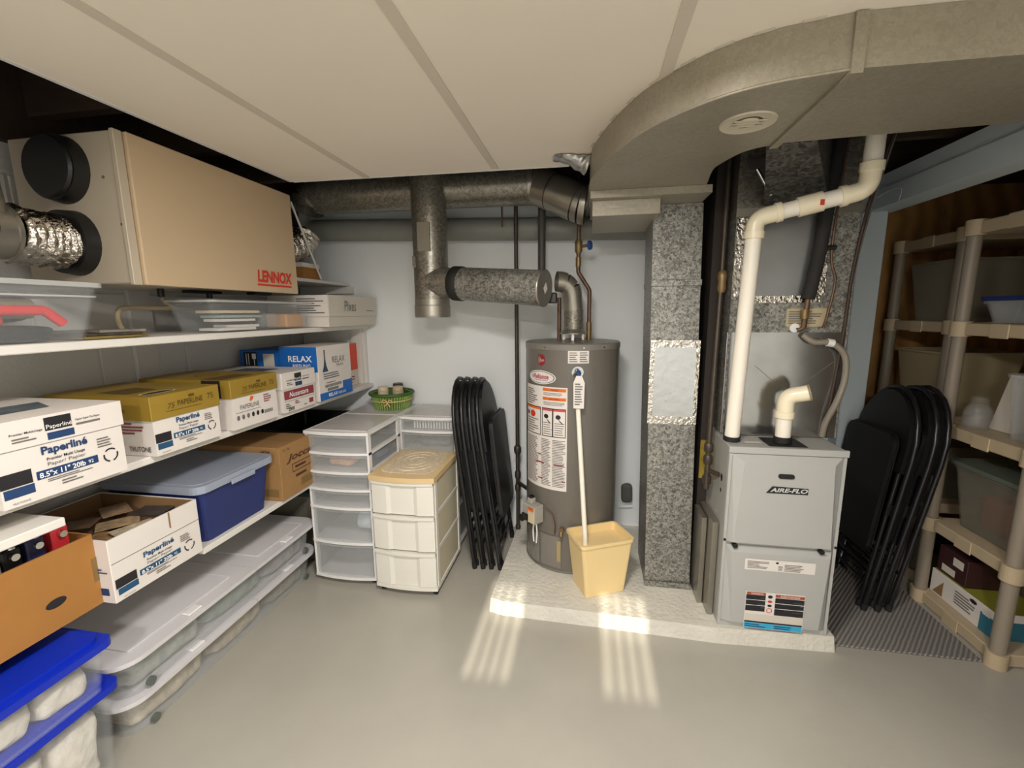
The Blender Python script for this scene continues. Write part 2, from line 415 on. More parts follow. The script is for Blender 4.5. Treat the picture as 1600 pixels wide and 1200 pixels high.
# shelves on the left wall
def shelf(label, x, y0, y1, z, t=.026):
    return one('wall_shelf', B().box(XL, y0, z-t, x, y1, z, .003, 1), SHELFW, label, 'shelf', (x, (y0+y1)/2, z-t), 'shelf boards on the left wall')
shelf('long white shelf board under the tan ventilator', -1.50, .3, YB-.002, 1.426)
shelf('long white shelf board carrying the paper cartons', -1.50, .3, YB-.002, 1.013)
shelf('white shelf board under the blue tote and brown carton', -1.50, 1.372, YB-.002, .578)
shelf('white shelf board under the open paper carton', -1.62, .3, 1.37, .578)
shelf('short white shelf board over the orange-brown carton', -1.46, .2, .925, .936)
shelf('short white shelf board high in the corner behind the ventilator', -1.63, 2.14, YB-.002, 1.706, .02)
o = thing('shelf_end_panel', 'white upright panel and cleats closing the shelf end at the back wall', 'panel', (-1.56, 2.82, 1.013))
B().box(-1.99, 2.81, 1.014, -1.53, 2.836, 1.399).obj('panel', SHELFW, o)
B().box(-1.62, 2.79, 1.014, -1.55, 2.809, 1.399).obj('upright', SHELFW, o)
o = one('shelf_cleat', B().box(-1.99, 2.81, 1.635, -1.60, 2.836, 1.685), SHELFW, 'white cleat under the short corner shelf on the back wall', 'cleat', (-1.8, 2.82, 1.635))

# ================================================================== VENTILATOR UNIT
t = thing('heat_recovery_ventilator', 'tan wall-hung ventilator cabinet with red lettering above the shelf', 'ventilator', (-1.72, 1.68, 1.61))
B().box(-1.95, 1.268, 1.608, -1.53, 2.093, 2.092, .004, 1).obj('cabinet', TANS, t)
B().box(-1.528, 1.262, 1.604, -1.512, 1.292, 2.094, .002, 1).obj('door_edge', TANS, t)
d = B().box(-1.520, 1.294, 1.604, -1.50, 2.098, 2.094, .004, 2).obj('door', TANM, t)
f = FX((-1.50, 0, 0), d)
f.text('LENNOX', 1.815, 1.648, .056, INKRED, w=.238, bold=.045, shear=.12)
f.rects([(1.812, 1.632, 2.045, 1.641)], INKRED)
for z in (1.98, 1.745):
    B().cyl((-1.735, 1.269, z), (-1.735, 1.225, z), .108, .102, 32).obj('duct_collar', BLACKP, t)
B().cyl((-1.735, 1.224, 1.98), (-1.735, 1.215, 1.98), .097, .092, 32).obj('collar_cap', BLACKP, t)
B().cyl((-1.58, 1.266, 1.95), (-1.58, 1.269, 1.95), .005).obj('screw', INKG, t)
B().cyl((-1.535, 1.266, 1.8), (-1.535, 1.269, 1.8), .004).obj('screw', INKG, t)
for y in (1.536, 1.77): B().cyl((-1.72, y, 1.607), (-1.72, y, 1.575), .012).obj('drain_nipple', BLACKP, t)
B().box(-1.75, 1.66, 1.596, -1.70, 1.82, 1.6075).obj('drain_plate', BLACKP, t)
B().box(-1.62, 1.88, 1.594, -1.58, 2.0, 1.6075).obj('drain_plate', BLACKP, t)
t = thing('drain_hose', 'clear yellowed drain hose looping under the ventilator', 'hose', (-1.74, 1.6, 1.45))
B().tube(spline([(-1.72, 1.536, 1.574), (-1.72, 1.56, 1.55), (-1.73, 1.61, 1.532), (-1.74, 1.68, 1.53)]), .009, 8).obj('hose', M('yellowed_hose', '#a89a7c', .3), t)
B().tube(spline([(-1.72, 1.77, 1.574), (-1.72, 1.75, 1.55), (-1.73, 1.70, 1.532), (-1.74, 1.62, 1.53), (-1.75, 1.43, 1.53), (-1.76, 1.395, 1.52), (-1.765, 1.39, 1.48), (-1.77, 1.41, 1.435)]), .010, 8).obj('hose', M('yellowed_hose', '#a89a7c', .3), t)
# flex duct + elbow on its left side
def crinkle(path, r, mat, name, parent, n=28, rings=40, amp=.09, seed=0):
    P = spline(path, max(4, rings//(len(path)-1)))
    b = B(); b.tube(P, [r*(1+amp*.9*math.sin(i*1.3)) for i in range(len(P))], n, False)
    b.v = [tuple(V(v)+noise.noise_vector(V(v)*38+V((seed, 0, 0)))*r*amp) for v in b.v]
    return b.obj(name, mat, parent)
t = thing('foil_flex_duct', 'crinkled foil flexible duct entering the lower left ventilator collar', 'duct', (-1.71, 1.15, 1.66))
crinkle([(-1.735, 1.23, 1.745), (-1.725, 1.18, 1.742), (-1.712, 1.12, 1.743), (-1.70, 1.05, 1.745)], .08, FOIL, 'foil_sleeve', t)
t = thing('duct_elbow', 'round galvanised elbow rising from the foil duct to the ceiling', 'duct', (-1.64, 1.0, 1.7))
pts = fillet([(-1.70, 1.055, 1.745), (-1.70, .985, 1.75), (-1.74, .985, 2.2)], .09, 5)
for i, (a, c) in enumerate(((0, 2), (2, 4), (4, 6), (6, len(pts)-1))):
    B().tube(pts[a:c+1], .079+.0015*(i % 2), 28, False).obj('elbow_gore', GALVS, t)
B().tube([(-1.70, 1.057, 1.745), (-1.70, 1.047, 1.745)], .083, 28).obj('seam_ring', GALVS, t)
# right-hand duct behind ventilator and big galvanised run
t = thing('galvanised_supply_pipe', 'long dull galvanised pipe tucked under the joists along the back wall', 'duct', (-.8, 2.5, 2.1))
B().tube([(-1.50, 2.5, 2.19), (-.30, 2.5, 2.18)], .1, 32, False).obj('pipe', GALVP, t)
for x in (-.84, -.32): B().tube([(x-.012, 2.5, 2.184), (x+.012, 2.5, 2.184)], .103, 32).obj('seam_ring', GALVS, t)
pts = fillet([(-1.50, 2.5, 2.19), (-1.67, 2.5, 2.19), (-1.68, 2.45, 1.96)], .1, 5)
for i in range(0, len(pts)-2, 2): B().tube(pts[i:i+3], .096-.001*(i % 4), 28, False).obj('elbow_gore', GALVP, t)
pts = fillet([(-.30, 2.5, 2.18), (-.2, 2.46, 2.13), (-.05, 2.42, 2.05), (.06, 2.42, 2.04)], .1, 4)
for i in range(0, len(pts)-2, 2): B().tube(pts[i:i+3], .098-.0015*(i % 4), 28, False).obj('elbow_gore', GALVS, t)
t = thing('foil_flex_duct', 'short crinkled foil duct behind the right end of the ventilator', 'duct', (-1.75, 2.35, 1.8))
crinkle([(-1.68, 2.45, 1.97), (-1.69, 2.42, 1.92), (-1.71, 2.34, 1.88), (-1.73, 2.22, 1.87), (-1.73, 2.11, 1.87)], .085, FOIL, 'foil_sleeve', t, seed=4)
t = thing('small_carton', 'small brown and white carton on the short corner shelf', 'box', (-1.74, 2.4, 1.7065))
B().box(-1.85, 2.38, 1.7075, -1.66, 2.55, 1.775).obj('carton', CARD2, t)
B().box(-1.848, 2.382, 1.7755, -1.662, 2.548, 1.80).obj('white_top', BOXW, t)
one('wooden_lath', B().tube([(-1.545, 2.16, 2.08), (-1.625, 2.50, 1.712)], .006, 6), SHELFW, 'thin white lath slanting down to the corner shelf', 'lath', (-1.625, 2.5, 1.707))
# painted pipe along back wall
t = thing('painted_round_duct', 'grey painted round duct running level along the back wall', 'duct', (-.7, 2.76, 1.95))
B().tube([(-1.82, 2.765, 2.048), (.33, 2.765, 1.98)], .068, 28).obj('pipe', PAINTPIPE, t)
for x, z in ((-.26, 2.0), ): B().tube([(x-.01, 2.765, z), (x+.01, 2.765, z)], .0695, 28).obj('seam_ring', PAINTPIPE, t)

# ================================================================== LEFT SHELF GOODS
def carton(name, label, xf_, y0, y1, z0, z1, depth, zl, bm, lm, cat='box'):
    t = thing(name, label, cat, (xf_-depth/2, (y0+y1)/2, z0))
    body = B().box(xf_-depth+.006, y0+.006, z0, xf_-.006, y1-.006, z1-.008).obj('body', bm, t)
    lid = B().tub(xf_-depth/2, (y0+y1)/2, depth, y1-y0, depth, y1-y0, 0, z1-zl, .002, .004, 1)
    lid.v = [(x, y, z1-z) for x, y, z in lid.v]; lid.f = [tuple(reversed(q)) for q in lid.f]
    lid = lid.obj('lid', lm, t)
    return t, body, lid
def recycle(f, cx, cy, r, mat):
    for k in range(3):
        a = R(90+120*k); vs = []
        for q in range(7):
            th = a-R(45)+R(90)*q/6; vs.append((cx+r*math.cos(th), cy+r*math.sin(th)))
        for q in range(6, -1, -1):
            th = a-R(45)+R(90)*q/6; vs.append((cx+r*.80*math.cos(th), cy+r*.80*math.sin(th)))
        f.poly(vs, mat, 2, 'recycling_mark')
def paperline_front(f, y0, z0, W, H, c1=INK, c2=INKNAVY):
    # W x H body front, origin lower left
    f.rects([(y0, z0+.36*H, y0+.22*W, z0+.62*H)], c1); f.rects([(y0+.005, z0+.17*H, y0+.225*W, z0+.34*H)], c2)
    f.rects([(y0+.25*W, z0+.36*H, y0+.74*W, z0+.52*H)], c2)
    f.text('8.5"x 11" 20lb', y0+.265*W, z0+.385*H, .105*H, INKW, 3, w=.36*W, bold=.02)
    f.text('92', y0+.65*W, z0+.40*H, .07*H, INKW, 3)
    f.text('Paperliné', y0+.31*W, z0+.76*H, .20*H, c2, w=.36*W, bold=.03)
    f.text('Premier Multi Usage', y0+.34*W, z0+.66*H, .075*H, INK, w=.30*W, bold=.01)
    f.text('Paper/ Papier', y0+.34*W, z0+.555*H, .09*H, INKG, w=.30*W)
    f.fine(y0+.32*W, z0+.27*H, y0+.70*W, z0+.34*H, 2, INKG); f.fine(y0+.42*W, z0+.14*H, y0+.6*W, z0+.25*H, 2, INKG)
    f.fine(y0+.75*W, z0+.64*H, y0+.90*W, z0+.86*H, 4, INKG, seed=3)
    recycle(f, y0+.855*W, z0+.44*H, .07*W, INK)
    f.text('MULTIUSAGE', y0+.06*W, z0+.05*H, .035*H, INKG, w=.12*W)
def paperline_lid(f, y0, z0, W, H):
    f.rects([(y0+.36*W, z0+.42*H, y0+.56*W, z0+.9*H)], INK); f.rects([(y0+.37*W, z0+.08*H, y0+.57*W, z0+.34*H)], INKNAVY)
    f.text('Paperliné', y0+.365*W, z0+.44*H, .2*H, INKW, 3, w=.19*W)
    f.text('Premier MultiUsage', y0+.12*W, z0+.46*H, .1*H, INK, w=.22*W, bold=.01); f.fine(y0+.13*W, z0+.2*H, y0+.3*W, z0+.4*H, 2, INKG)
    f.text('Papier Super Du Papier', y0+.59*W, z0+.56*H, .1*H, INK, w=.2*W, bold=.01); f.fine(y0+.59*W, z0+.36*H, y0+.89*W, z0+.52*H, 1, INKG)
ZS = 1.0145
# white paperline carton, front left
t, body, lid = carton('paper_carton', 'white lidded paper carton, leftmost on the middle shelf', -1.44, .79, 1.105, ZS, 1.238, .46, 1.163, BOXW, BOXW)
paperline_front(FX((-1.446, 0, 0), body), .795, ZS, .305, .145); paperline_lid(FX((-1.44, 0, 0), lid), .79, 1.163, .315, .075)
Face((0, 0, 1.238), (0, 1, 0), (-1, 0, 0), lid).poly([(.80, 1.56), (1.0, 1.56), (1.05, 1.68), (.85, 1.70)], M('lid_picture', '#55606a', .5, var=.4, vs=25))
# gold lid carton 1
t, body, lid = carton('paper_carton', 'paper carton with gold lid, second from left on the middle shelf', -1.465, 1.213, 1.497, ZS, 1.225, .45, 1.142, BOXW, GOLD)
paperline_front(FX((-1.471, 0, 0), body), 1.221, ZS, .268, .125, INK, INKTEAL)
f = FX((-1.465, 0, 0), lid)
def gold_print(f, y0):
    f.text('75', y0+.06, 1.172, .02, INKOL, shear=.3); f.text('PAPERLINE', y0+.10, 1.176, .02, INKOL, w=.105, bold=.01)
    f.text('75', y0+.225, 1.178, .022, INKOL); f.rects([(y0+.055, 1.163, y0+.2, 1.165)], INKOL)
    for k in range(3): f.ell(y0+.15+k*.008, 1.206, .004, .006, INKOL, 2)
gold_print(f, 1.213)
f = FY((0, 1.219, 0), body)
f.fine(-1.66, 1.09, -1.50, 1.135, 4, INKBURG); f.text('TRUTONE', -1.58, 1.03, .018, INK, w=.09, bold=.01)
f = FY((0, 1.213, 0), lid); f.text('75', -1.66, 1.165, .045, INKOL, bold=.02); f.text('g/m', -1.60, 1.165, .02, INKOL)
ft = Face((0, 0, 1.225), (0, 1, 0), (-1, 0, 0), lid)
ft.poly([(1.25, 1.60), (1.36, 1.60), (1.38, 1.72), (1.26, 1.74)], INKOL); ft.ell(1.30, 1.53, .06, .02, INK); ft.ring(1.30, 1.527, .066, .026, .006, M('gold_flap_edge', '#d9cfa8', .6), 2)
# gold lid carton 2
t, body, lid = carton('paper_carton', 'paper carton with gold lid and orange bird mark, third from left on the middle shelf', -1.465, 1.553, 1.833, ZS, 1.23, .45, 1.152, BOXW, GOLD)
gold_print(FX((-1.465, 0, 0), lid), 1.553)
f = FX((-1.471, 0, 0), body)
f.text('PAPERLINE', 1.60, 1.095, .02, INKG, w=.11); f.poly([(1.655, 1.125), (1.665, 1.145), (1.682, 1.142), (1.678, 1.13), (1.665, 1.122)], INKOR)
f.rects([(1.575, 1.083, 1.72, 1.085)], INKG)
for k in range(6): f.ell(1.585+k*.028, 1.062, .008, .011, INKG if k < 3 else INK, 2, 12)
f.fine(1.74, 1.10, 1.79, 1.14, 4, INKBURG); f.rects([(1.74+i*.006, 1.05, 1.743+i*.006, 1.066) for i in range(9)], INK, name='barcode')
f = FY((0, 1.553, 0), lid); f.rects([(-1.60, 1.153, -1.51, 1.229)], INK)
Face((0, 0, 1.23), (0, 1, 0), (-1, 0, 0), lid).poly([(1.56, 1.51), (1.74, 1.51), (1.72, 1.60), (1.57, 1.62)], INKOL)
Face((0, 0, 1.23), (0, 1, 0), (-1, 0, 0), lid).ring(1.68, 1.70, .05, .04, .006, INKOL, 2)
# burgundy label carton
t, body, lid = carton('paper_carton', 'white paper carton with burgundy label beside the blue wine boxes', -1.47, 1.868, 2.135, ZS, 1.214, .45, 1.132, BOXW, BOXW)
paperline_lid(FX((-1.47, 0, 0), lid), 1.868, 1.132, .267, .08)
f = FX((-1.476, 0, 0), body)
f.rects([(1.885, 1.078, 2.12, 1.122)], INKBURG); f.text('Nusantara', 1.92, 1.088, .026, INKW, 3, w=.15, shear=.2, bold=.01)
f.rects([(1.885, 1.068, 2.12, 1.07)], INKG); f.fine(1.89, 1.03, 1.93, 1.06, 3, INKG); f.text('2000', 1.905, 1.02, .018, INK, bold=.02)
f.fine(1.96, 1.045, 2.0, 1.064, 2, INKBURG); f.rects([(2.075, 1.03, 2.11, 1.055)], INKBURG); f.fine(2.03, 1.025, 2.065, 1.035, 1, INKG)
Face((0, 0, 1.214), (0, 1, 0), (-1, 0, 0), lid).poly([(1.93, 1.62), (2.05, 1.62), (2.05, 1.82), (1.93, 1.82)], M('lid_picture', '#55606a', .5, var=.4, vs=25))
# RELAX riesling cartons
t = thing('wine_carton', 'blue and white wine carton with bottle picture on the middle shelf', 'box', (-1.6, 2.34, ZS))
bd = B().box(-1.70, 2.165, ZS, -1.47, 2.505, 1.322, .002, 1).obj('carton', BOXW, t)
f = FY((0, 2.165, 0), bd)
f.rects([(-1.70, 1.18, -1.47, 1.321)], RELAXBLUE); f.text('RELAX', -1.645, 1.238, .034, INKW, 3, w=.145, bold=.02); f.text('RIESLING', -1.62, 1.205, .02, INKW, 3, w=.11, bold=.01)
f = FX((-1.47, 0, 0), bd)
f.rects([(2.166, ZS+.001, 2.504, 1.058)], RELAXBLUE); f.rects([(2.40, 1.058, 2.504, 1.10)], RELAXBLUE)
f.text('RELAX', 2.245, 1.028, .02, INKW, 3, w=.09, bold=.02); f.text('RIESLING', 2.345, 1.028, .014, INKW, 3, w=.08)
f.text('RELAX', 2.305, 1.218, .036, INKG, w=.13); f.text('RIESLING', 2.345, 1.196, .014, INKG, w=.07)
f.poly([(2.205, 1.175), (2.26, 1.175), (2.245, 1.21), (2.238, 1.25), (2.228, 1.25), (2.22, 1.21)], M('bottle_print', '#20405a', .5)); f.rects([(2.227, 1.25, 2.239, 1.30)], INKG)
f.fine(2.21, 1.13, 2.38, 1.168, 3, INKG, seed=5); f.fine(2.23, 1.105, 2.37, 1.115, 1, INKG); f.rects([(2.22+i*.013, 1.083, 2.229+i*.013, 1.10) for i in range(13)], INKG, name='stencil_marks')
f.rects([(2.24+i*.007, 1.062, 2.244+i*.007, 1.078) for i in range(16)], INK, name='barcode')
t = thing('wine_carton', 'blue wine carton with upright glass symbol behind the front one', 'box', (-1.83, 2.34, ZS))
bd = B().box(-1.97, 2.185, ZS, -1.702, 2.51, 1.30, .002, 1).obj('carton', RELAXBLUE, t)
f = FY((0, 2.185, 0), bd); f.rects([(-1.945, 1.2, -1.86, 1.29)], INK); f.rects([(-1.93, 1.215, -1.925, 1.28), (-1.915, 1.215, -1.91, 1.28), (-1.88, 1.215, -1.875, 1.25), (-1.89, 1.25, -1.865, 1.28), (-1.935, 1.205, -1.865, 1.209)], INKW, 2, 'glass_symbol')
f.rects([(-1.82, 1.18, -1.75, 1.28)], BOXGREY)
t = thing('wine_carton', 'red and beige carton at the far end of the middle shelf', 'box', (-1.7, 2.68, ZS))
bd = B().box(-1.92, 2.57, ZS, -1.585, 2.785, 1.30, .002, 1).obj('carton', BOXGREY, t)
f = FX((-1.585, 0, 0), bd); f.rects([(2.571, 1.12, 2.784, 1.30)], REDBOX); f.fine(2.6, 1.03, 2.75, 1.10, 4, INKBURG)
# top shelf
ZU = 1.4275
t = thing('clear_storage_bin', 'open clear plastic bin holding red-handled tools on the top shelf', 'bin', (-1.66, .87, ZU))
B().tub(-1.665, .89, .34, .40, .39, .47, ZU, 1.584, .03, .004).obj('bin', CLEAR, t)
RIMP = M('thick_clear_rim', '#d9dad8', .3, alpha=.5)
B().tub(-1.665, .89, .41, .49, .41, .49, 1.5845, 1.598, .035, .014).obj('rim', RIMP, t)
B().tub(-1.665, .89, .384, .462, .387, .465, 1.555, 1.560, .03, .001).obj('rib', RIMP, t)
one('tool_tray', B().lump(-1.80, .72, ZU+.006, -1.515, 1.06, ZU+.05, .1, 8, 1), BLACKP, 'dark tool tray inside the clear top-shelf bin', 'tool', (-1.66, .86, ZU+.005))
t = thing('red_tool', 'bright red handled tool inside the clear top-shelf bin', 'tool', (-1.58, .9, ZU+.056))
B().tube(fillet([(-1.53, .86, ZU+.055), (-1.53, .89, ZU+.09), (-1.53, 1.01, ZU+.09), (-1.53, 1.05, ZU+.052)], .02), .014, 10).obj('handle', M('red_plastic', '#d3262c', .3), t)
B().cyl((-1.57, .90, ZU+.052), (-1.57, .90, ZU+.10), .034, .036, 16).obj('drum', M('red_plastic', '#d3262c', .3), t)
one('tape_roll', B().tube([(-1.60, .93, ZU+.095), (-1.60, 1.02, ZU+.095)], .028, 20), WAX, 'cream tape roll inside the clear top-shelf bin', 'tape', (-1.62, .96, ZU+.06))
one('black_pouch', B().lump(-1.83, .68, ZU+.052, -1.645, 1.09, ZU+.15, .15, 9, 6), BLACKP, 'black pouch at the back of the clear top-shelf bin', 'pouch', (-1.73, .83, ZU+.056))
for i, (y0, y1, x0, x1, m, l) in enumerate(((1.10, 1.30, -1.80, -1.53, M('yellow_cover', '#7c6a36', .5, var=.3, vs=20), 'yellow-brown magazine at the bottom of the small top-shelf pile'), (1.11, 1.29, -1.79, -1.54, M('dark_cover', '#4a4238', .4, var=.4, vs=25), 'dark glossy magazine in the small top-shelf pile'), (1.16, 1.31, -1.76, -1.55, M('grey_cover', '#8a8378', .4, var=.3, vs=22), 'grey magazine topping the small top-shelf pile'))):
    one('magazine', B().box(x0, y0, ZU+.001+i*.009, x1, y1, ZU+.0085+i*.009), m, l, 'magazine', ((x0+x1)/2, (y0+y1)/2, ZU+i*.009), 'magazines beside the clear bin')
t = thing('clear_storage_bin', 'long shallow clear bin of white cards on the top shelf', 'bin', (-1.66, 1.88, ZU))
B().tub(-1.60, 1.86, .20, .58, .23, .65, ZU, 1.555, .03, .004).obj('bin', CLEAR, t)
lq = B().slab(-1.60, 1.86, .245, .665, 1.5605, 1.565, .03).obj('lid', CLEAR, t)
B().tub(-1.60, 1.86, .245, .665, .245, .665, 1.552, 1.560, .03, .006).obj('lid_rim', RIMP, lq)
rnd = random.Random(3)
for i, (y0, y1, z, m) in enumerate(((1.60, 1.80, .006, BOXW), (1.68, 1.82, .018, BOXW), (1.63, 1.80, .044, BOXW), (1.62, 1.84, .060, M('pale_green_book', '#8fa396', .6)), (1.60, 1.83, .080, WAX))):
    one('card_pack', B().box(-1.62-rnd.random()*.02, y0, ZU+z, -1.52, y1, ZU+z+.011), m, ('lowest white pack', 'second white pack', 'middle white pack', 'pale green book', 'cream pack on top')[i]+' in the shallow clear bin', 'pack', (-1.57, (y0+y1)/2, ZU+z), 'packs in the shallow clear bin')
one('padded_envelope', B().box(-1.63, 2.0, ZU+.006, -1.51, 2.13, ZU+.075, .008), M('kraft_envelope', '#c69a6c', .7, var=.08), 'kraft envelope at the right of the shallow clear bin', 'envelope', (-1.57, 2.06, ZU+.005))
one('bubble_wrap', B().lump(-1.60, 1.85, ZU+.006, -1.52, 1.98, ZU+.09, .35, 30, 3), FROST, 'crumpled clear wrap in the shallow clear bin', 'wrap', (-1.56, 1.92, ZU+.005))
t, body, lid = carton('archive_carton', 'grey-white lidded carton with handwriting at the end of the top shelf', -1.425, 2.24, 2.795, ZU, 1.604, .38, 1.485, BOXGREY, BOXGREY)
f = FX((-1.425, 0, 0), lid); f.text('Pixes', 2.40, 1.515, .06, INKG, w=.13, shear=.15); f.rects([(2.66, 1.515, 2.75, 1.519)], INKG)
f = FY((0, 2.24, 0), lid); f.rects([(-1.80, 1.487, -1.428, 1.602)], BOXW); f.fine(-1.62, 1.50, -1.45, 1.59, 7, INKG, seed=8)
FY((0, 2.246, 0), body).rects([(-1.795, ZU+.001, -1.432, 1.484)], BOXW)

# lower shelves
ZL = .5795
t = thing('storage_tote', 'navy blue tote with cloudy clear lid on the lower shelf', 'tote', (-1.74, 1.59, ZL))
B().tub(-1.735, 1.585, .42, .34, .46, .39, ZL, .80, .03, .005).obj('tub', NAVY, t)
ld = B().slab(-1.735, 1.585, .50, .43, .801, .812, .045).obj('lid', M('cloudy_lid', '#aab3c4', .3, alpha=.75), t)
lr = B().tub(-1.735, 1.585, .50, .43, .50, .43, .8122, .832, .045, .022).obj('lid_rim', M('cloudy_lid', '#aab3c4', .3, alpha=.75), ld)
B().box(-1.482, 1.52, .79, -1.474, 1.65, .812, .002, 1).obj('latch', M('cloudy_lid', '#aab3c4', .3, alpha=.75), ld)
for k in range(9): B().box(-1.95+k*.028, 1.62, .8125, -1.938+k*.028, 1.73, .815).obj('vent_rib', INKG, ld)
t = thing('brown_carton', 'brown cardboard carton with black print beside the navy tote', 'box', (-1.71, 1.93, ZL))
bd = B().box(-1.94, 1.815, ZL, -1.48, 2.075, .855, .002, 1).obj('carton', CARD, t)
f = FX((-1.48, 0, 0), bd); f.text('Jocca', 1.86, .755, .045, M('brown_ink', '#4a2c18', .6), w=.2, shear=.3, bold=.02); f.rects([(1.90, .70, 2.06, .704), (1.90, .74, 2.06, .744), (1.90, .70, 1.904, .744)], M('brown_ink', '#4a2c18', .6))
f.fine(1.92, .71, 2.05, .735, 1, M('brown_ink', '#4a2c18', .6)); f.fine(1.92, .66, 2.05, .69, 1, M('brown_ink', '#4a2c18', .6)); f.rects([(1.96, .61, 2.065, .65)], M('brown_stamp', '#7d6238', .7)); f.text('12 x 1kg', 1.84, .825, .014, M('brown_ink', '#4a2c18', .6))
f = FY((0, 1.815, 0), bd); f.text('64266', -1.58, .825, .016, M('brown_ink', '#4a2c18', .6), bold=.02); f.text('33043', -1.58, .80, .016, M('brown_ink', '#4a2c18', .6), bold=.02); f.rects([(-1.62, .60, -1.50, .64)], M('brown_stamp', '#7d6238', .7))
Face((0, 0, .855), (0, 1, 0), (-1, 0, 0), bd).rects([(1.94, 1.49, 1.945, 1.93)], CARDIN)
one('storage_crate', B().tub(-1.74, 2.42, .4, .48, .44, .54, ZL, .84, .02, .006, rim=.012), BLACKP, 'black plastic crate in the dark corner of the lower shelf', 'crate', (-1.74, 2.42, ZL))
# open paperline box
t = thing('open_carton', 'open white paper carton of photographs on the lower shelf', 'box', (-1.72, 1.2, ZL))
ob = B().tub(-1.715, 1.197, .45, .325, .45, .325, ZL, .795, .002, .006, 1).obj('carton', BOXW, t)
f = FX((-1.49, 0, 0), ob); paperline_front(f, 1.04, ZL, .31, .125, INK, INKTEAL); f.rects([(1.037, .712, 1.357, .714)], INKG); f.rects([(1.24, .735, 1.246, .795)], CARDIN)
f = FY((0, 1.0345, 0), ob); f.rects([(-1.55, .605, -1.51, .63)], INKNAVY); f.fine(-1.57, .68, -1.50, .70, 2, INKNAVY)
B().box(-1.934, 1.040, ZL+.01, -1.928, 1.354, .793).obj('inner_side', CARDIN, t); B().box(-1.927, 1.3475, ZL+.01, -1.50, 1.3535, .793).obj('inner_side', CARDIN, t)
PHO = M('photo_print', '#6d4f34', .35, var=.6, vs=28)
for i, (x0, y0, x1, y1, z, ry, l) in enumerate(((-1.90, 1.06, -1.71, 1.34, .735, 0, 'brown photo album at the back of the open carton'), (-1.70, 1.06, -1.52, 1.20, .745, 0, 'pack of photo prints at the left of the open carton'), (-1.68, 1.21, -1.51, 1.34, .755, 0, 'pack of photo prints at the right of the open carton'))):
    one('photo_pack', B().box(x0, y0, ZL+.008, x1, y1, z, .003, 1), PHO, l, 'photos', ((x0+x1)/2, (y0+y1)/2, ZL+.007), 'photographs in the open carton')
for i, (x, y, a, c) in enumerate(((-1.60, 1.12, 20, '#8a6a48'), (-1.57, 1.25, -15, '#5c4632'), (-1.66, 1.2, 50, '#a58b6a'), (-1.63, 1.30, 10, '#3f3a38'), (-1.55, 1.17, 70, '#b8a88e'), (-1.78, 1.15, 30, '#75583b'), (-1.76, 1.27, -30, '#94785a'))):
    z = .757+i*.0025
    b = B().box(-.06, -.042, 0, .06, .042, .0015); b.xf(Matrix.Translation((x, y, z)) @ Matrix.Rotation(R(a), 4, 'Z'))
    one('photo_print', b, M('photo_%d' % i, c, .35, var=.5, vs=40), ('tan', 'dark brown', 'beige', 'near-black', 'palest', 'mid-brown', 'light brown')[i]+' loose photo print lying in the open white carton', 'photo', (x, y, z), 'loose photo prints')
# cardboard box front left
t = thing('open_carton', 'orange-brown cardboard carton with hand hole, leftmost on the lower shelf', 'box', (-1.76, .8, ZL))
cb = B().tub(-1.755, .80, .43, .47, .43, .47, ZL, .818, .002, .006, 1).obj('carton', CARD2, t)
FX((-1.54, 0, 0), cb).ell(.916, .662, .026, .014, INK, name='hand_hole'); FX((-1.54, 0, 0), cb).rects([(1.02, .66, 1.034, .74)], M('brown_stamp', '#7d6238', .7))
one('book', B().box(-1.72, .60, ZL+.01, -1.56, .83, .835, .004, 1), M('grey_book', '#8b8880', .6, var=.1), 'grey book with red edge in the orange-brown carton', 'book', (-1.64, .7, ZL+.009))
one('book', B().box(-1.76, .60, ZL+.01, -1.725, .83, .85, .004, 1), M('red_book', '#a2362c', .5), 'red book at the back of the orange-brown carton', 'book', (-1.74, .7, ZL+.009))
for i, (y, m, l, zt) in enumerate(((.86, BLACKP, 'black ring binder in the orange-brown carton', .86), (.915, M('navy_binder', '#25284a', .5), 'navy ring binder in the orange-brown carton', .865), (.975, M('red_binder', '#b3242a', .5), 'red ring binder in the orange-brown carton', .87))):
    q = thing('ring_binder', l, 'binder', (-1.7, y, ZL+.01), 'binders in the orange-brown carton')
    B().box(-1.85, y-.022, ZL+.011, -1.57, y+.022, zt, .004, 1).obj('cover', m, q)
    B().box(-1.60, y-.008, zt, -1.56, y+.008, zt+.012, .004, 1).obj('clip', CHROME, q)
    B().cyl((-1.566, y, zt-.02), (-1.556, y, zt-.02), .010, n=12).obj('ring_pull', CHROME, q)
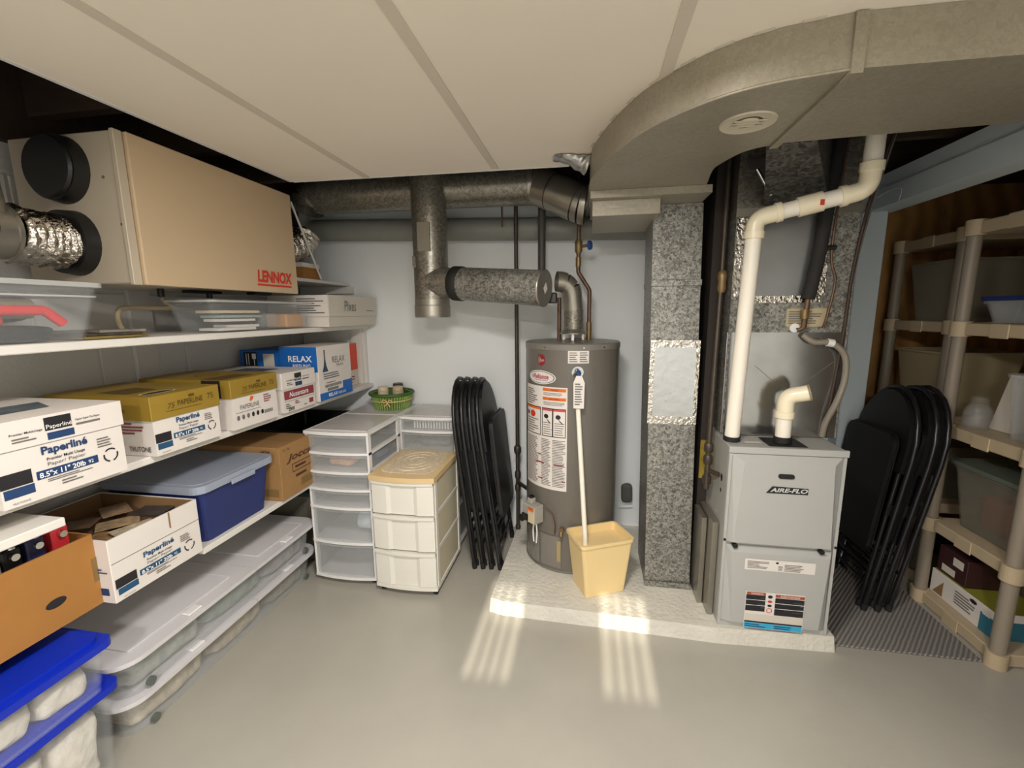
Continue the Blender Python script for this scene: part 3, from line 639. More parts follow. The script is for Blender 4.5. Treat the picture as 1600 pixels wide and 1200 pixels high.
# underbed bins (lids in two halves)
def underbed(label, z0, z1, y0, y1, x0, x1, clabel, cm, groups):
    t = thing('underbed_bin', label, 'bin', ((x0+x1)/2, (y0+y1)/2, z0))
    cx, cy, W, D = (x0+x1)/2, (y0+y1)/2, x1-x0, y1-y0
    B().tub(cx, cy, W-.09, D-.09, W-.05, D-.05, z0, z1-.02, .07, .004, 7).obj('bin', FROST, t)
    ym = y0+D*.55
    for k, (a, c) in enumerate(((y0, ym-.002), (ym+.002, y1))):
        lp = [(cx+x, cy+y) for x, y in rrect(W, D, .09, 8)]
        lp = [(x, min(max(y, a), c)) for x, y in lp]; q = []
        for p in lp:
            if not q or (abs(q[-1][0]-p[0])+abs(q[-1][1]-p[1])) > 1e-5: q.append(p)
        ld = B().prism(q, z1-.022, z1-.006).obj('lid_half', LIDW, t)
        B().box(x0+.06, a+.08, z1-.0055, x1-.06, c-.08, z1-.001, .004, 1).obj('lid_panel', LIDW, ld)
        B().box(x1-.05, (a+c)/2-.03, z1-.0055, x1-.012, (a+c)/2+.03, z1+.003, .003, 1).obj('lid_latch', WHITE, ld)
    for yy in (y0+.12, y1-.10):
        B().cyl((x1-.042, yy, z0+.018), (x1-.03, yy, z0+.018), .016, n=14).obj('wheel', M('grey_wheel', '#5f655f', .4), t)
    for k in range(3):
        a = y0+.055+(D-.11)*k/3; c = a+(D-.11)/3-.004
        one('folded_fabric', B().lump(x0+.06, a, z0+.008, x1-.046, c, z1-.027, .14, 26, k+z0*50, 22, .3), cm[k], clabel % ('near end', 'middle', 'far end')[k], 'fabric', (cx, (a+c)/2, z0+.006), groups)
underbed('lower flat underbed bin with grey-white split lid on the floor', .0005, .168, 1.03, 2.14, -2.0, -1.53, 'bundled bedding at the %s of the lower underbed bin', [M('cream_fabric', '#c9bb9f', .9, var=.5, vs=24, bump=.9, bs=22), M('beige_fabric', '#b3a487', .9, var=.5, vs=24, bump=.9, bs=22), M('brown_grey_fabric', '#8d8471', .9, var=.5, vs=24, bump=.9, bs=22)], 'fabric in the lower underbed bin')
underbed('upper flat underbed bin with grey-white split lid below the shelf', .1695, .338, 1.02, 2.13, -1.99, -1.51, 'folded greenish fabric at the %s of the upper underbed bin', [M('grey_fabric', '#9da09a', .9, var=.5, vs=24, bump=.9, bs=22), M('sage_fabric', '#7f8d86', .9, var=.5, vs=24, bump=.9, bs=22), M('mauve_fabric', '#8f8a8c', .9, var=.5, vs=24, bump=.9, bs=22)], 'fabric in the upper underbed bin')
t = thing('storage_tote', 'dark tote with green lid in the corner behind the drawer tower', 'tote', (-1.78, 2.45, 0))
B().tub(-1.77, 2.45, .36, .46, .40, .50, .0005, .43, .03, .005).obj('tub', DIMCLEAR, t); B().slab(-1.77, 2.45, .43, .53, .431, .455, .04).obj('lid', DKGREEN, t)
# blue lidded containers
def bluebin(label, z0, z1, x1, y1, cl):
    x0 = x1-.40; y0 = y1-.62; cx, cy = (x0+x1)/2, (y0+y1)/2
    t = thing('lidded_container', label, 'container', (cx, cy, z0), 'clear containers with blue lids')
    B().tub(cx, cy, .34, .56, .37, .59, z0, z1-.024, .025, .003).obj('container', CLEAR, t)
    ld = B().slab(cx, cy, .40, .62, z1-.023, z1-.008, .03).obj('lid', BLUELID, t)
    B().tub(cx, cy, .40, .62, .40, .62, z1-.0078, z1, .03, .022).obj('lid_rim', BLUELID, ld)
    rnd = random.Random(int(z0*100)); k = 0
    for yy in (y0+.05, y0+.18, y0+.31, y0+.44):
        one('white_bundle', B().lump(x0+.032, yy-.012, z0+.006, x1-.026, yy+.135 if k < 3 else y1-.04, z1-.03, .22, 22, k+z0*9, 22, .4), M('white_cotton', '#d6d0c4', .9, var=.22, vs=18, bump=1.0, bs=20), cl % ('nearest', 'second', 'third', 'farthest')[k], 'fabric', (cx, yy+.06, z0+.005), 'white bundles in blue-lid containers'); k += 1
bluebin('taller clear container with blue lid on the floor at the left', .0005, .333, -1.485, 1.01, '%s white bundle in the taller blue-lid container')
bluebin('shallow clear container with blue lid on top of the taller one', .3335, .503, -1.46, .995, '%s white bundle in the shallow blue-lid container')

# ================================================================== DRAWER UNITS
def bow(x0, x1, y0, y1, bulge, n=10, c=0):
    pts = [(x0, y1), (x1, y1)]
    pts = [(x1, y1), (x0, y1)]
    for i in range(n+1):
        u = i/n; pts.append((x0+(x1-x0)*u, y0-bulge*(1-(2*u-1)**2)))
    return pts
def tower(label, x0, x1, y0, y1, levels, group=None, z0=.03, casters=True):
    t = thing('drawer_tower', label, 'drawers', ((x0+x1)/2, (y0+y1)/2, 0), group)
    ztop = levels[0]
    tp = B().prism(bow(x0-.004, x1+.004, y0-.006, y1, .018), ztop-.020, ztop-.004).obj('top', WHITE, t)
    B().box(x0+.02, y0+.02, ztop-.0038, x1-.02, y1-.02, ztop).obj('top_panel', M('grey_clear_top', '#c7c3bf', .2, var=.1, vs=8), tp)
    for z in levels[1:]:
        B().prism(bow(x0, x1, y0-.004, y1, .018), z-.010, z+.004).obj('rail', WHITE, t)
    for x in (x0, x1-.012):
        for y in (y0, y1-.03): B().box(x, y, levels[-1]+.004, x+.012, y+.03, ztop-.0205).obj('corner_post', WHITE, t)
    zs = list(levels)
    for i in range(len(zs)-1):
        a = zs[i+1]+.006; c = zs[i]-.022 if i == 0 else zs[i]-.012
        d = B()
        d.prism(bow(x0+.014, x1-.014, y0-.002, y0+.004, .014), a, c)
        d.box(x0+.02, y0+.005, a, x0+.0225, y1-.02, c-.012).box(x1-.0225, y0+.005, a, x1-.02, y1-.02, c-.012)
        d.box(x0+.023, y0+.005, a, x1-.023, y1-.02, a+.002).box(x0+.023, y1-.0195, a, x1-.023, y1-.017, c-.012)
        dr = d.obj('drawer', FROST, t)
        B().prism(bow(x0+.014, x1-.014, y0-.008, y0-.003, .014), c-.012, c-.002).obj('drawer_lip', FROST, dr)
        for x in (x0, x1-.003):
            B().box(x, y0+.031, a+.01, x+.003, y1-.031, c-.006).obj('side_panel', CLEAR, t)
    if casters:
        for x in (x0+.03, x1-.03):
            for y in (y0+.03, y1-.03): B().cyl((x-.009, y, .016), (x+.009, y, .016), .0155, n=14).obj('caster', RUBBER, t)
    return t
LV = [.885, .765, .658, .560, .456, .252, .042]
tower('tall clear drawer tower with white rails beside the underbed bins', -1.503, -1.135, 2.05, 2.44, LV)
tower('clear drawer tower at the back beside the folded chairs', -1.145, -.785, 2.462, 2.82, [.878, .785, .66, .5, .3, .042], 'rear drawer towers')
tower('clear drawer tower in the corner under the green basket', -1.525, -1.152, 2.462, 2.82, [.878, .785, .66, .5, .3, .042], 'rear drawer towers')
one('fabric_scrap', B().lump(-1.42, 2.08, .67, -1.26, 2.25, .72, .3, 14, 2), M('peach_fabric', '#d9a27e', .9, var=.3, vs=20), 'peach fabric in the second drawer of the tall tower', 'fabric', (-1.34, 2.16, .667))
one('fabric_scrap', B().lump(-1.30, 2.2, .67, -1.16, 2.40, .735, .25, 10, 5), M('blue_fabric', '#2f6f9e', .9, var=.25, vs=15), 'blue fabric in the second drawer of the tall tower', 'fabric', (-1.23, 2.3, .667))
one('plastic_jar', B().tube([(-1.27, 2.16, .335), (-1.265, 2.16, .335), (-1.18, 2.16, .335), (-1.175, 2.16, .335)], [.04, .05, .05, .04], 20), M('pale_blue_jar', '#c5d3da', .3), 'pale blue jar lying in the fifth drawer of the tall tower', 'jar', (-1.22, 2.16, .285))
one('sewing_bits', B().lump(-1.10, 2.50, .668, -.83, 2.70, .72, .4, 18, 7), M('mixed_bits', '#6f6a66', .7, var=.6, vs=30), 'mixed grey oddments in the second drawer of the rear tower', 'oddments', (-.97, 2.6, .667))
t = thing('slotted_basket', 'white slotted basket in the top drawer of the rear tower', 'basket', (-.95, 2.55, .793))
for k in range(14): B().box(-1.06+k*.018, 2.485, .795, -1.05+k*.018, 2.49, .842).obj('slat', WHITE, t)
B().box(-1.065, 2.483, .842, -.80, 2.492, .848).obj('rim', WHITE, t)
# cream chest of drawers
t = thing('drawer_chest', 'cream three-drawer chest on casters with tan top', 'drawers', (-.94, 2.24, 0))
x0, x1, y0, y1 = -1.112, -.765, 2.005, 2.435
B().prism(bow(x0-.006, x1+.006, y0-.01, y1, .022), .645, .672).obj('top', TANTOP, t)
for za, zc in ((.463, .64), (.262, .452), (.058, .250)):
    # wavy front: raised centre third
    pts = [(x1-.004, y0+.02), (x0+.004, y0+.02)]
    for i in range(17):
        u = i/16; x = x0+.004+(x1-x0-.008)*u; y = y0-.016*(1-(2*u-1)**2) + (.010 if .30 < u < .72 else 0)
        pts.append((x, y))
    d = B().prism(pts, za, zc).obj('drawer', CREAMP, t)
    B().prism(bow(x0+.004, x1-.004, y0-.008, y0+.004, .018), zc-.012, zc+.003).obj('drawer_lip', CREAMP, d)
B().prism(bow(x0, x1, y0, y1, .016), .035, .056).obj('base', CREAMP, t)
for y in (y0+.022, y1-.03):
    for x in (x0, x1-.02): B().box(x, y, .056, x+.02, y+.03, .645).obj('corner_post', CREAMP, t)
BEIGE = M('beige_side_panel', '#cfc5ac', .5)
for x in (x0+.006, x1-.012):
    for za, zc in ((.47, .64), (.27, .445), (.06, .245)):
        B().box(x, y0+.053, za, x+.006, y1-.032, zc).obj('side_panel', BEIGE, t)
    for z in (.447, .247): B().box(x-.002, y0+.053, z, x+.010, y1-.032, z+.02).obj('side_rail', CREAMP, t)
for x in (x0+.03, x1-.02):
    for y in (y0+.03, y1-.03):
        c = B().cyl((x-.01, y, .017), (x+.01, y, .017), .0165, n=14).obj('caster', RUBBER, t)
        B().box(x-.012, y-.01, .018, x+.012, y+.01, .0345).obj('caster_fork', BLACKP, c)
pts = []
for i in range(72):
    a = 2*math.pi*i/72; sx = math.copysign(abs(math.cos(a))**.35, math.cos(a)); sy = math.copysign(abs(math.sin(a))**.35, math.sin(a)); k = 1+.018*math.cos(i*math.pi)
    pts.append((-.94+.145*sx*k, 2.225+.185*sy*k))
b = B().prism(pts, .6725, .6755); t = thing('lace_doily', 'beige lace doily lying on the tan chest top', 'doily', (-.94, 2.245, .6725))
b.obj('cloth', LACE, t)
for k in (.85, .6, .35):
    B().tube([(-.94+.145*k*math.cos(2*math.pi*i/40), 2.225+.18*k*math.sin(2*math.pi*i/40), .677) for i in range(41)], .003, 6).obj('lace_ring', LACE, t)
# asparagus basket with jars
bx, by, bz = -1.29, 2.68, .8785
t = thing('asparagus_basket', 'round basket of green asparagus stalks tied with a raffia bow', 'basket', (bx, by, bz))
B().lathe([(0, .002), (.105, .002), (.125, .1), (.119, .1), (.10, .008), (0, .008)], (bx, by), 32, bz).obj('bowl', M('basket_green', '#44602c', .6), t)
st = B()
for i in range(44):
    a = 2*math.pi*i/44; r0, r1 = .109, .131
    st.tube([(bx+r0*math.cos(a), by+r0*math.sin(a), bz+.002), (bx+(r0+r1)/2*math.cos(a), by+(r0+r1)/2*math.sin(a), bz+.055), (bx+r1*math.cos(a), by+r1*math.sin(a), bz+.1)], [.006, .0065, .009], 6)
o = st.obj('asparagus_stalks', GREEN, t); o['kind'] = 'stuff'
B().tube([(bx+.139*math.cos(2*math.pi*i/36), by+.139*math.sin(2*math.pi*i/36), bz+.10) for i in range(37)], .011, 8).obj('rim', M('rim_green', '#3f5f26', .6), t)
B().tube([(bx+.131*math.cos(2*math.pi*i/36), by+.131*math.sin(2*math.pi*i/36), bz+.058) for i in range(37)], .004, 6).obj('raffia_band', STRAW, t)
for s_ in (-1, 1):
    B().tube(spline([(bx+.03, by-.133, bz+.06), (bx+.03+s_*.02, by-.138, bz+.075), (bx+.03+s_*.035, by-.136, bz+.06), (bx+.03, by-.133, bz+.058), (bx+.03+s_*.02, by-.138, bz+.03)]), .0035, 6).obj('raffia_bow', STRAW, t)
for i, (dx, dy, m, l, h) in enumerate(((-.045, -.03, WAX, 'cream lidded jar at the front left of the green basket', .135), (.05, -.01, M('beige_jar', '#c2ad8c', .4), 'beige lidded jar at the right of the green basket', .135), (.02, .06, M('dark_jar', '#3b3a3c', .35), 'dark lidded jar at the back of the green basket', .145))):
    q = thing('candle_jar', l, 'jar', (bx+dx, by+dy, bz+.009), 'jars in the green basket')
    B().lathe([(0, 0), (.034, 0), (.036, h-.03), (.032, h-.028), (0, h-.028)], (bx+dx, by+dy), 22, bz+.0095).obj('jar', m, q)
    B().lathe([(0, h-.027), (.034, h-.027), (.034, h-.005), (.028, h), (0, h)], (bx+dx, by+dy), 22, bz+.0095).obj('lid', m, q)

# ================================================================== FOLDING CHAIRS
def chair(label, group):
    # local: width = y, height = z, seat side = +x, frame in the plane x = 0
    t = thing('folding_chair', label, 'chair', (0, 0, 0), group)
    hw = .205
    path = [(0, -hw, .02), (0, -hw-.008, .45), (0, -hw-.012, .78)]
    for i in range(1, 12):
        a = math.pi - math.pi*i/12
        path.append((0, (hw+.012)*math.cos(a)*(1), .78+.335*math.sin(a)**.9))
    path += [(0, hw+.012, .78), (0, hw+.008, .45), (0, hw, .02)]
    B().tube(path, .0115, 10).obj('front_frame', BLACKT, t)
    bp = [(-.2, .72)]
    for i in range(13):
        a = math.pi - math.pi*i/12; bp.append((.203*math.cos(a), .80+.298*max(math.sin(a), 0)**.9))
    bp += [(.2, .72)]
    B().prism(bp, -.008, .026, 'x').obj('backrest', BLACKM, t)
    sp = [(y, z+.63) for y, z in rrect(.37, .60, .05, 5)]
    B().prism(sp, .021, .038, 'x').obj('seat', BLACKM, t)
    B().prism([(y, z+.63) for y, z in rrect(.385, .615, .055, 5)], .016, .0205, 'x').obj('seat_pan', BLACKT, t)
    for s_ in (-1, 1):
        B().tube([(.002, s_*.165, .86), (.003, s_*.17, .4), (.004, s_*.175, .02)], .0105, 10).obj('rear_leg', BLACKT, t)
        B().cyl((0, s_*hw, 0), (0, s_*hw, .035), .0145, n=12).obj('rubber_foot', RUBBER, t)
        B().cyl((.004, s_*.172, 0), (.004, s_*.172, .035), .0135, n=12).obj('rubber_foot', RUBBER, t)
        B().box(.0, s_*.19-.004, .50, .015, s_*.19+.004, .56, .002, 1).obj('hinge', BLACKT, t)
    B().tube([(0, -hw, .2), (0, hw, .2)], .009, 8).obj('front_crossbar', BLACKT, t)
    B().tube([(.004, -.174, .13), (.004, .174, .13)], .008, 8).obj('rear_crossbar', BLACKT, t)
    B().tube([(.004, -.174, .27), (.004, .174, .27)], .008, 8).obj('rear_crossbar', BLACKT, t)
    return t
proto = chair('', 'folded black chairs')
CH = [(-.640, 2.505, 0, -6.5, 'folded black chair against the cream chest, leftmost of the four by the heater'),
      (-.590, 2.51, 0, -6.8, 'folded black chair by the heater, second from the cream chest'),
      (-.540, 2.515, 0, -7, 'folded black chair by the heater, third from the cream chest'),
      (-.487, 2.515, 0, -7.5, 'folded black chair nearest the water heater with its seat in full view'),
      (1.50, 2.46, 180, -9, 'folded black chair by the furnace, closest to the resin shelf'),
      (1.445, 2.45, 180, -9, 'folded black chair between furnace and resin shelf, middle of three'),
      (1.385, 2.45, 180, -8, 'folded black chair nearest the furnace with its seat in full view')]
for i, (x, y, rz, tilt, l) in enumerate(CH):
    o = proto if i == 0 else copy_tree(proto)
    o.location = (x, y, .0105 if x > 0 else .002); o['label'] = l
    if x < 0 and i == 3: o.location.z = .002
    if i in (3, 6):                       # the outermost chair of each stack has its seat hanging free
        for ch in o.children:
            if ch.name.startswith('seat'):
                ch.location.x += .010; ch.location.z -= .035; ch.rotation_euler.y = R(1.8)
    o.rotation_euler = (0, R(tilt), R(rz)); o['group'] = 'folded chairs by the heater' if x < 0 else 'folded chairs by the furnace'

# ================================================================== FLUE, PIPES
t = thing('vent_stack', 'thick vertical galvanised vent pipe with tee above the drawers', 'pipe', (-.885, 2.42, 1.47))
B().tube([(-.885, 2.42, 1.545), (-.885, 2.42, 2.44)], .097, 32, False).obj('pipe', GALVP, t)
B().lathe([(.100, 0), (.102, .01), (.102, .065), (.099, .068), (.099, .10)], (-.885, 2.42), 32, 1.475).obj('bottom_cap', GALVS, t)
B().lathe([(0, .001), (.1, .001)], (-.885, 2.42), 32, 1.475).obj('cap_plate', GALVS, t)
ax = V((.58, -.20, -.05)).normalized(); c0 = V((-.885, 2.42, 1.672))
B().tube([c0+ax*.03, c0+ax*.155], [.097, .078], 32, False).obj('tee_branch', GALVP, t)
B().tube([c0+ax*.156, c0+ax*.165, c0+ax*.215, c0+ax*.222], [.08, .093, .093, .086], 32).obj('black_gasket', RUBBER, t)
B().box(-.92, 2.318, 1.83, -.85, 2.329, 1.98).obj('patch', GALVS, t)
B().box(-.965, 2.345, 1.75, -.89, 2.35, 1.81).obj('patch', GALVP, t)
t = thing('vent_pipe', 'fat speckled horizontal vent pipe with end tag beside the vent stack', 'pipe', tuple(c0+ax*.5))
B().tube([c0+ax*.223, c0+ax*.70], .088, 36, False).obj('pipe', GALV, t)
B().tube([c0+ax*.7005, c0+ax*.708, c0+ax*.71], [.091, .091, .086], 36).obj('end_cap', GALVS, t)
ce_ = c0+ax*.712; sd = V((0, 0, 1)).cross(ax).normalized(); up = ax.cross(sd) if ax.cross(sd).z > 0 else -ax.cross(sd)
B().add([ce_+sd*.0+up*.03, ce_+sd*.025, ce_-up*.03, ce_-sd*.025], [(0, 1, 2, 3)]).obj('tag', BOXW, t)
t = thing('flue_elbow', 'segmented galvanised flue elbow on top of the water heater', 'pipe', (-.085, 2.475, 1.34))
pts = fillet([(-.30, 2.40, 1.66), (-.10, 2.46, 1.665), (-.085, 2.475, 1.50)], .10, 6)
for i in range(1, len(pts)-1, 2): B().tube(pts[i:i+3] if i+2 < len(pts) else pts[i:], .056-.001*(i % 4), 26, False).obj('elbow_gore', GALVS, t)
B().tube([(-.085, 2.475, 1.51), (-.085, 2.475, 1.395)], .054, 26, False).obj('pipe', GALVP, t)
B().lathe([(.055, 1.405), (.058, 1.40), (.075, 1.383), (.075, 1.378), (.05, 1.378)], (-.085, 2.475), 28).obj('draft_hood', GALVS, t)
for a in (-90, 30, 150): B().box(-.085+.062*math.cos(R(a))-.007, 2.475+.062*math.sin(R(a))-.004, 1.343, -.085+.062*math.cos(R(a))+.007, 2.475+.062*math.sin(R(a))+.004, 1.38).obj('hood_leg', WHITE if a == -90 else GALVS, t)
one('damper_box', B().box(-.235, 2.33, 1.545, -.17, 2.40, 1.60, .006), BLACKP, 'small black damper box under the fat vent pipe end', 'damper', (-.2, 2.36, 1.545))
t = thing('gas_pipe', 'thin dark iron gas pipe down the wall left of the heater', 'pipe', (-.44, 2.68, .07))
B().tube([(-.44, 2.68, 2.44), (-.44, 2.68, .09)], .0125, 12).obj('pipe', BLKPIPE, t)
for z, r, h in ((1.60, .02, .05), (.62, .024, .05), (.45, .02, .05), (.36, .019, .05), (2.2, .018, .04)): B().tube([(-.44, 2.68, z-h/2), (-.44, 2.68, z-h/4), (-.44, 2.68, z+h/4), (-.44, 2.68, z+h/2)], [r*.8, r, r, r*.8], 10).obj('coupling', BLKPIPE, t)
B().tube([(-.44, 2.68, .40), (-.34, 2.55, .40), (-.30, 2.42, .40)], .012, 10).obj('branch', BLKPIPE, t)
B().lathe([(0, 0), (.016, 0), (.018, .02), (.014, .03)], (-.44, 2.68), 12, .072).obj('drip_cap', BLKPIPE, t)
one('drain_pipe', B().tube([(-.283, 2.66, 2.44), (-.283, 2.66, 1.58)], .023, 14), DARKPIPE, 'dark vertical pipe on the back wall behind the fat vent pipe', 'pipe', (-.283, 2.66, 1.58))
t = thing('cold_water_pipe', 'copper water pipe with blue valve above the water heater', 'pipe', (.0, 2.55, 1.335))
B().tube(fillet([(-.065, 2.56, 2.44), (-.065, 2.56, 1.72), (.0, 2.56, 1.62), (.0, 2.56, 1.338)], .03), .0115, 12).obj('pipe', COPPER, t)
for a, c in ((1.34, 1.44), (1.75, 1.80)): B().tube([(.0 if a < 1.7 else -.065, 2.56, a), (.0 if a < 1.7 else -.065, 2.56, c)], .0155, 12).obj('fitting', BRASS, t)
vb = B().tube([(-.065, 2.56, 1.82), (-.065, 2.56, 1.835), (-.065, 2.56, 1.885), (-.065, 2.56, 1.9)], [.013, .021, .021, .013], 12).obj('valve_body', BRASS, t)
B().cyl((-.045, 2.55, 1.86), (-.012, 2.535, 1.86), .009, n=10).obj('valve_stem', BRASS, vb)
B().tube([(-.012, 2.535, 1.86), (-.008, 2.533, 1.86), (.004, 2.528, 1.86)], [.012, .026, .024], 10).obj('blue_handwheel', M('blue_handle', '#2b4f9e', .4), vb)
one('hot_water_pipe', B().tube([(-.17, 2.56, 1.3415), (-.17, 2.56, 1.58)], .0115, 12), COPPER, 'copper water pipe behind the flue elbow', 'pipe', (-.17, 2.56, 1.3412))
one('copper_stub', B().tube([(-.52, 2.66, 2.20), (-.52, 2.66, 2.0)], .005, 8), COPPER, 'thin copper stub hanging below the galvanised run', 'pipe', (-.52, 2.66, 2.0))

# ================================================================== WATER HEATER
HX, HY, HR, HZ = -.09, 2.478, .260, .0715
t = thing('water_heater', 'tall grey cylindrical gas water heater with warning labels', 'water heater', (HX, HY, HZ))
jk = B().lathe([(HR, .012), (HR, 1.235)], (HX, HY), 72, HZ).obj('jacket', HEATER, t)
B().lathe([(0, 0), (HR+.001, 0), (HR+.003, .004), (HR+.003, .012), (HR, .0125)], (HX, HY), 72, HZ).obj('base_ring', HEATTOP, t)
B().lathe([(HR+.002, 1.232), (HR+.003, 1.234), (HR+.003, 1.262), (HR-.004, 1.267), (.0, 1.269)], (HX, HY), 72, HZ).obj('top_pan', HEATTOP, t)
def hp(th, z, k=0): a = R(th); return (HX+(HR+.001+k)*math.sin(a), HY-(HR+.001+k)*math.cos(a), z)
def cpatch(name, th0, th1, z0, z1, mat, k=.0008, par=None, n=None, rad=0):
    n = n or max(2, int(abs(th1-th0)/3)); vs = []; fs = []
    for i in range(n+1):
        th = th0+(th1-th0)*i/n; vs += [hp(th, z0, k), hp(th, z1, k)]
    fs = [(2*i, 2*i+2, 2*i+3, 2*i+1) for i in range(n)]
    return B().add(vs, fs, True).obj(name, mat, par or t)
def cmap(vs, fs, name, mat, k, par): return B().add([hp(a, z, k) for a, z in vs], fs, True).obj(name, mat, par)
DEG = math.degrees(1/HR)
def ctext(s, th, z, h, w, mat, par, k=.003, **kw):
    vs, fs = text_mesh(s, 1, **kw); x0 = min(v[0] for v in vs); x1 = max(v[0] for v in vs); y0 = min(v[1] for v in vs); y1 = max(v[1] for v in vs)
    return cmap([(th+(a-x0)/(x1-x0)*w, z+(b-y0)/(y1-y0)*h) for a, b in vs], fs, 'lettering', mat, k, par)
def cell_(th, z, rth, rz, name, mat, k, par, n=32):
    vs = [(th, z)]+[(th+rth*math.cos(2*math.pi*i/n), z+rz*math.sin(2*math.pi*i/n)) for i in range(n)]
    return cmap(vs, [(0, i+1, (i+1) % n+1) for i in range(n)], name, mat, k, par)
lb = cell_(-36, 1.252, 6.2, .030, 'round_red_badge', M('badge_red', '#8e2230', .4), .001, jk)
cell_(-38.5, 1.252, 2.2, .02, 'badge_mark', HEATTOP, .002, lb); ctext('Rheem', -37, 1.243, .018, 6, WAX, lb, .003)
ov = cell_(-37, 1.160, 21, .037, 'oval_label', BOXW, .001, jk); cell_(-37, 1.160, 19.3, .032, 'oval_line', INKNAVY, .0017, ov); cell_(-37, 1.160, 18.4, .0295, 'oval_field', BOXW, .0024, ov)
ctext('Reliance', -47, 1.152, .026, 22, M('reliance_red', '#b03548', .5), ov, .0034, bold=.02); ctext('@', -51.5, 1.152, .02, 3.8, INKNAVY, ov, .0034)
ctext('WATER HEATER COMPANY', -47, 1.142, .006, 21, INKNAVY, ov, .0034)
wl_ = cpatch('warning_label', -66, -2.5, .55, 1.113, BOXW, .001, jk)
def crects(rs, mat, k=.002, name='fine_print', par=wl_):
    vs = []; fs = []
    for a0, z0, a1, z1 in rs:
        m = max(1, int(abs(a1-a0)/4)); i0 = len(vs)
        for i in range(m+1):
            a = a0+(a1-a0)*i/m; vs += [(a, z0), (a, z1)]
        fs += [(i0+2*i, i0+2*i+2, i0+2*i+3, i0+2*i+1) for i in range(m)]
    o = cmap(vs, fs, name, mat, k, par)
    if name == 'fine_print': o['kind'] = 'stuff'
    return o
crects([(-33, 1.090, -4, 1.106), (-33, 1.042, -4, 1.058), (-64, .984, -36, 1.0)], INKOR, name='orange_band')
ctext('WARNING', -22, 1.094, .008, 9, INK, wl_, .003); ctext('CAUTION', -24, 1.046, .008, 12, INK, wl_, .003)
rnd = random.Random(5)
fp = []
for i in range(3): fp += [(-32, 1.068+i*.006, -32+rnd.uniform(15, 26), 1.0705+i*.006), (-32, 1.016+i*.007, -32+rnd.uniform(15, 27), 1.019+i*.007)]
for i in range(8): fp.append((-63, 1.01+i*.011, -63+rnd.uniform(12, 22), 1.015+i*.011))
for i in range(6): fp += [(-32, .858+i*.012, -32+rnd.uniform(9, 12), .862+i*.012), (-17.5, .858+i*.012, -17.5+rnd.uniform(9, 12), .862+i*.012), (-62, .86+i*.013, -62+rnd.uniform(14, 23), .865+i*.013)]
for i in range(30):
    z = .57+i*.0088
    for a, m in ((-63, 24), (-35, 13), (-20, 16)):
        fp.append((a, z, a+m*rnd.uniform(.75, 1), z+.004))
crects(fp, INKG)
bx_ = []
for a0, a1, z0, z1 in ((-34, -19.5, .845, 1.0), (-19.5, -4, .845, 1.0), (-65, -36, .845, 1.0)):
    bx_ += [(a0, z0, a1, z0+.004), (a0, z1-.004, a1, z1), (a0, z0, a0+.8, z1), (a1-.8, z0, a1, z1)]
crects(bx_, INK, .0024, 'box_lines'); crects([(-33, .985, -20.5, .996), (-18.7, .985, -4.8, .996)], M('danger_red', '#c24a50', .5), .0024, 'red_band')
crects([(-40, .735, -35, .742), (-44, .69, -31, .698), (-18, .69, -6, .698), (-40, .60, -33, .607), (-8, .60, -4, .607)], INKBURG, .003, 'red_band')
for a in (-28, -13): cell_(a, .955, 3, .012, 'pictogram', INK, .0028, wl_); cmap([(a, .945), (a+5, .925), (a+6, .915), (a+2, .93)], [(0, 1, 2, 3)], 'pictogram', INK, .0028, wl_)
cell_(-50, .955, 5, .018, 'pictogram', INKRED, .0028, wl_); cell_(-60, .955, 2, .012, 'pictogram', INK, .0028, wl_)
ws_ = cpatch('spec_sticker', -2.5, 21, 1.24, 1.31, BOXW, .001, jk)
crects([(-1+j*11.5, 1.247+i*.011, 8+j*11.5-(i % 3), 1.252+i*.011) for i in range(5) for j in range(2)], INKG, .002, par=ws_)
for a in (-30, 15, 40): B().cyl(hp(a, 1.318, .0), hp(a, 1.318, .004), .004, n=8).obj('screw', CHROME, t)
# relief valve and discharge pipe
q = thing('relief_valve', 'brass relief valve with white tag on the heater front', 'valve', hp(8.5, 1.2))
B().cyl(hp(8.5, 1.195, .0), hp(8.5, 1.195, .004), .03, n=24).obj('escutcheon', CHROME, q)
B().tube([hp(8.5, 1.195, .005), hp(8.5, 1.195, .045)], .013, 12).obj('valve_body', BLACKP, q)
B().tube([hp(8.5, 1.205, .03), hp(8.5, 1.18, .05)], .010, 10).obj('lever', M('blue_handle', '#2b4f9e', .4), q)
tg = hp(8.5, 1.1, .06)
B().prism([(tg[0]-.026, 1.02), (tg[0]+.026, 1.02), (tg[0]+.028, 1.15), (tg[0]+.014, 1.185), (tg[0]-.014, 1.185), (tg[0]-.028, 1.15)], tg[1]-.002, tg[1], 'y').obj('tag', BOXW, q)
FY((0, tg[1]-.002, 0), q).fine(tg[0]-.02, 1.035, tg[0]+.02, 1.15, 9, INKG)
one('discharge_pipe', B().tube([hp(8.5, 1.17, .035), hp(8.5, 1.02, .035), (.002, 2.10, .36), (.005, 2.095, .22)], .0125, 14), PVC, 'thin white discharge pipe from the relief valve into the yellow bin', 'pipe', (.005, 2.095, .2))
one('cloth_pouch', B().lump(.225, 2.79, .25, .31, 2.835, .39, .25, 20, 2), M('grey_pouch', '#55534f', .7), 'small dark pouch hanging on the back wall right of the heater', 'pouch', (.27, 2.82, .25))
one('wall_conduit', B().tube([(.12, 2.825, .195), (.31, 2.825, .215)], .008, 8), WALLB, 'white conduit low on the back wall right of the heater', 'conduit', (.2, 2.825, .19))
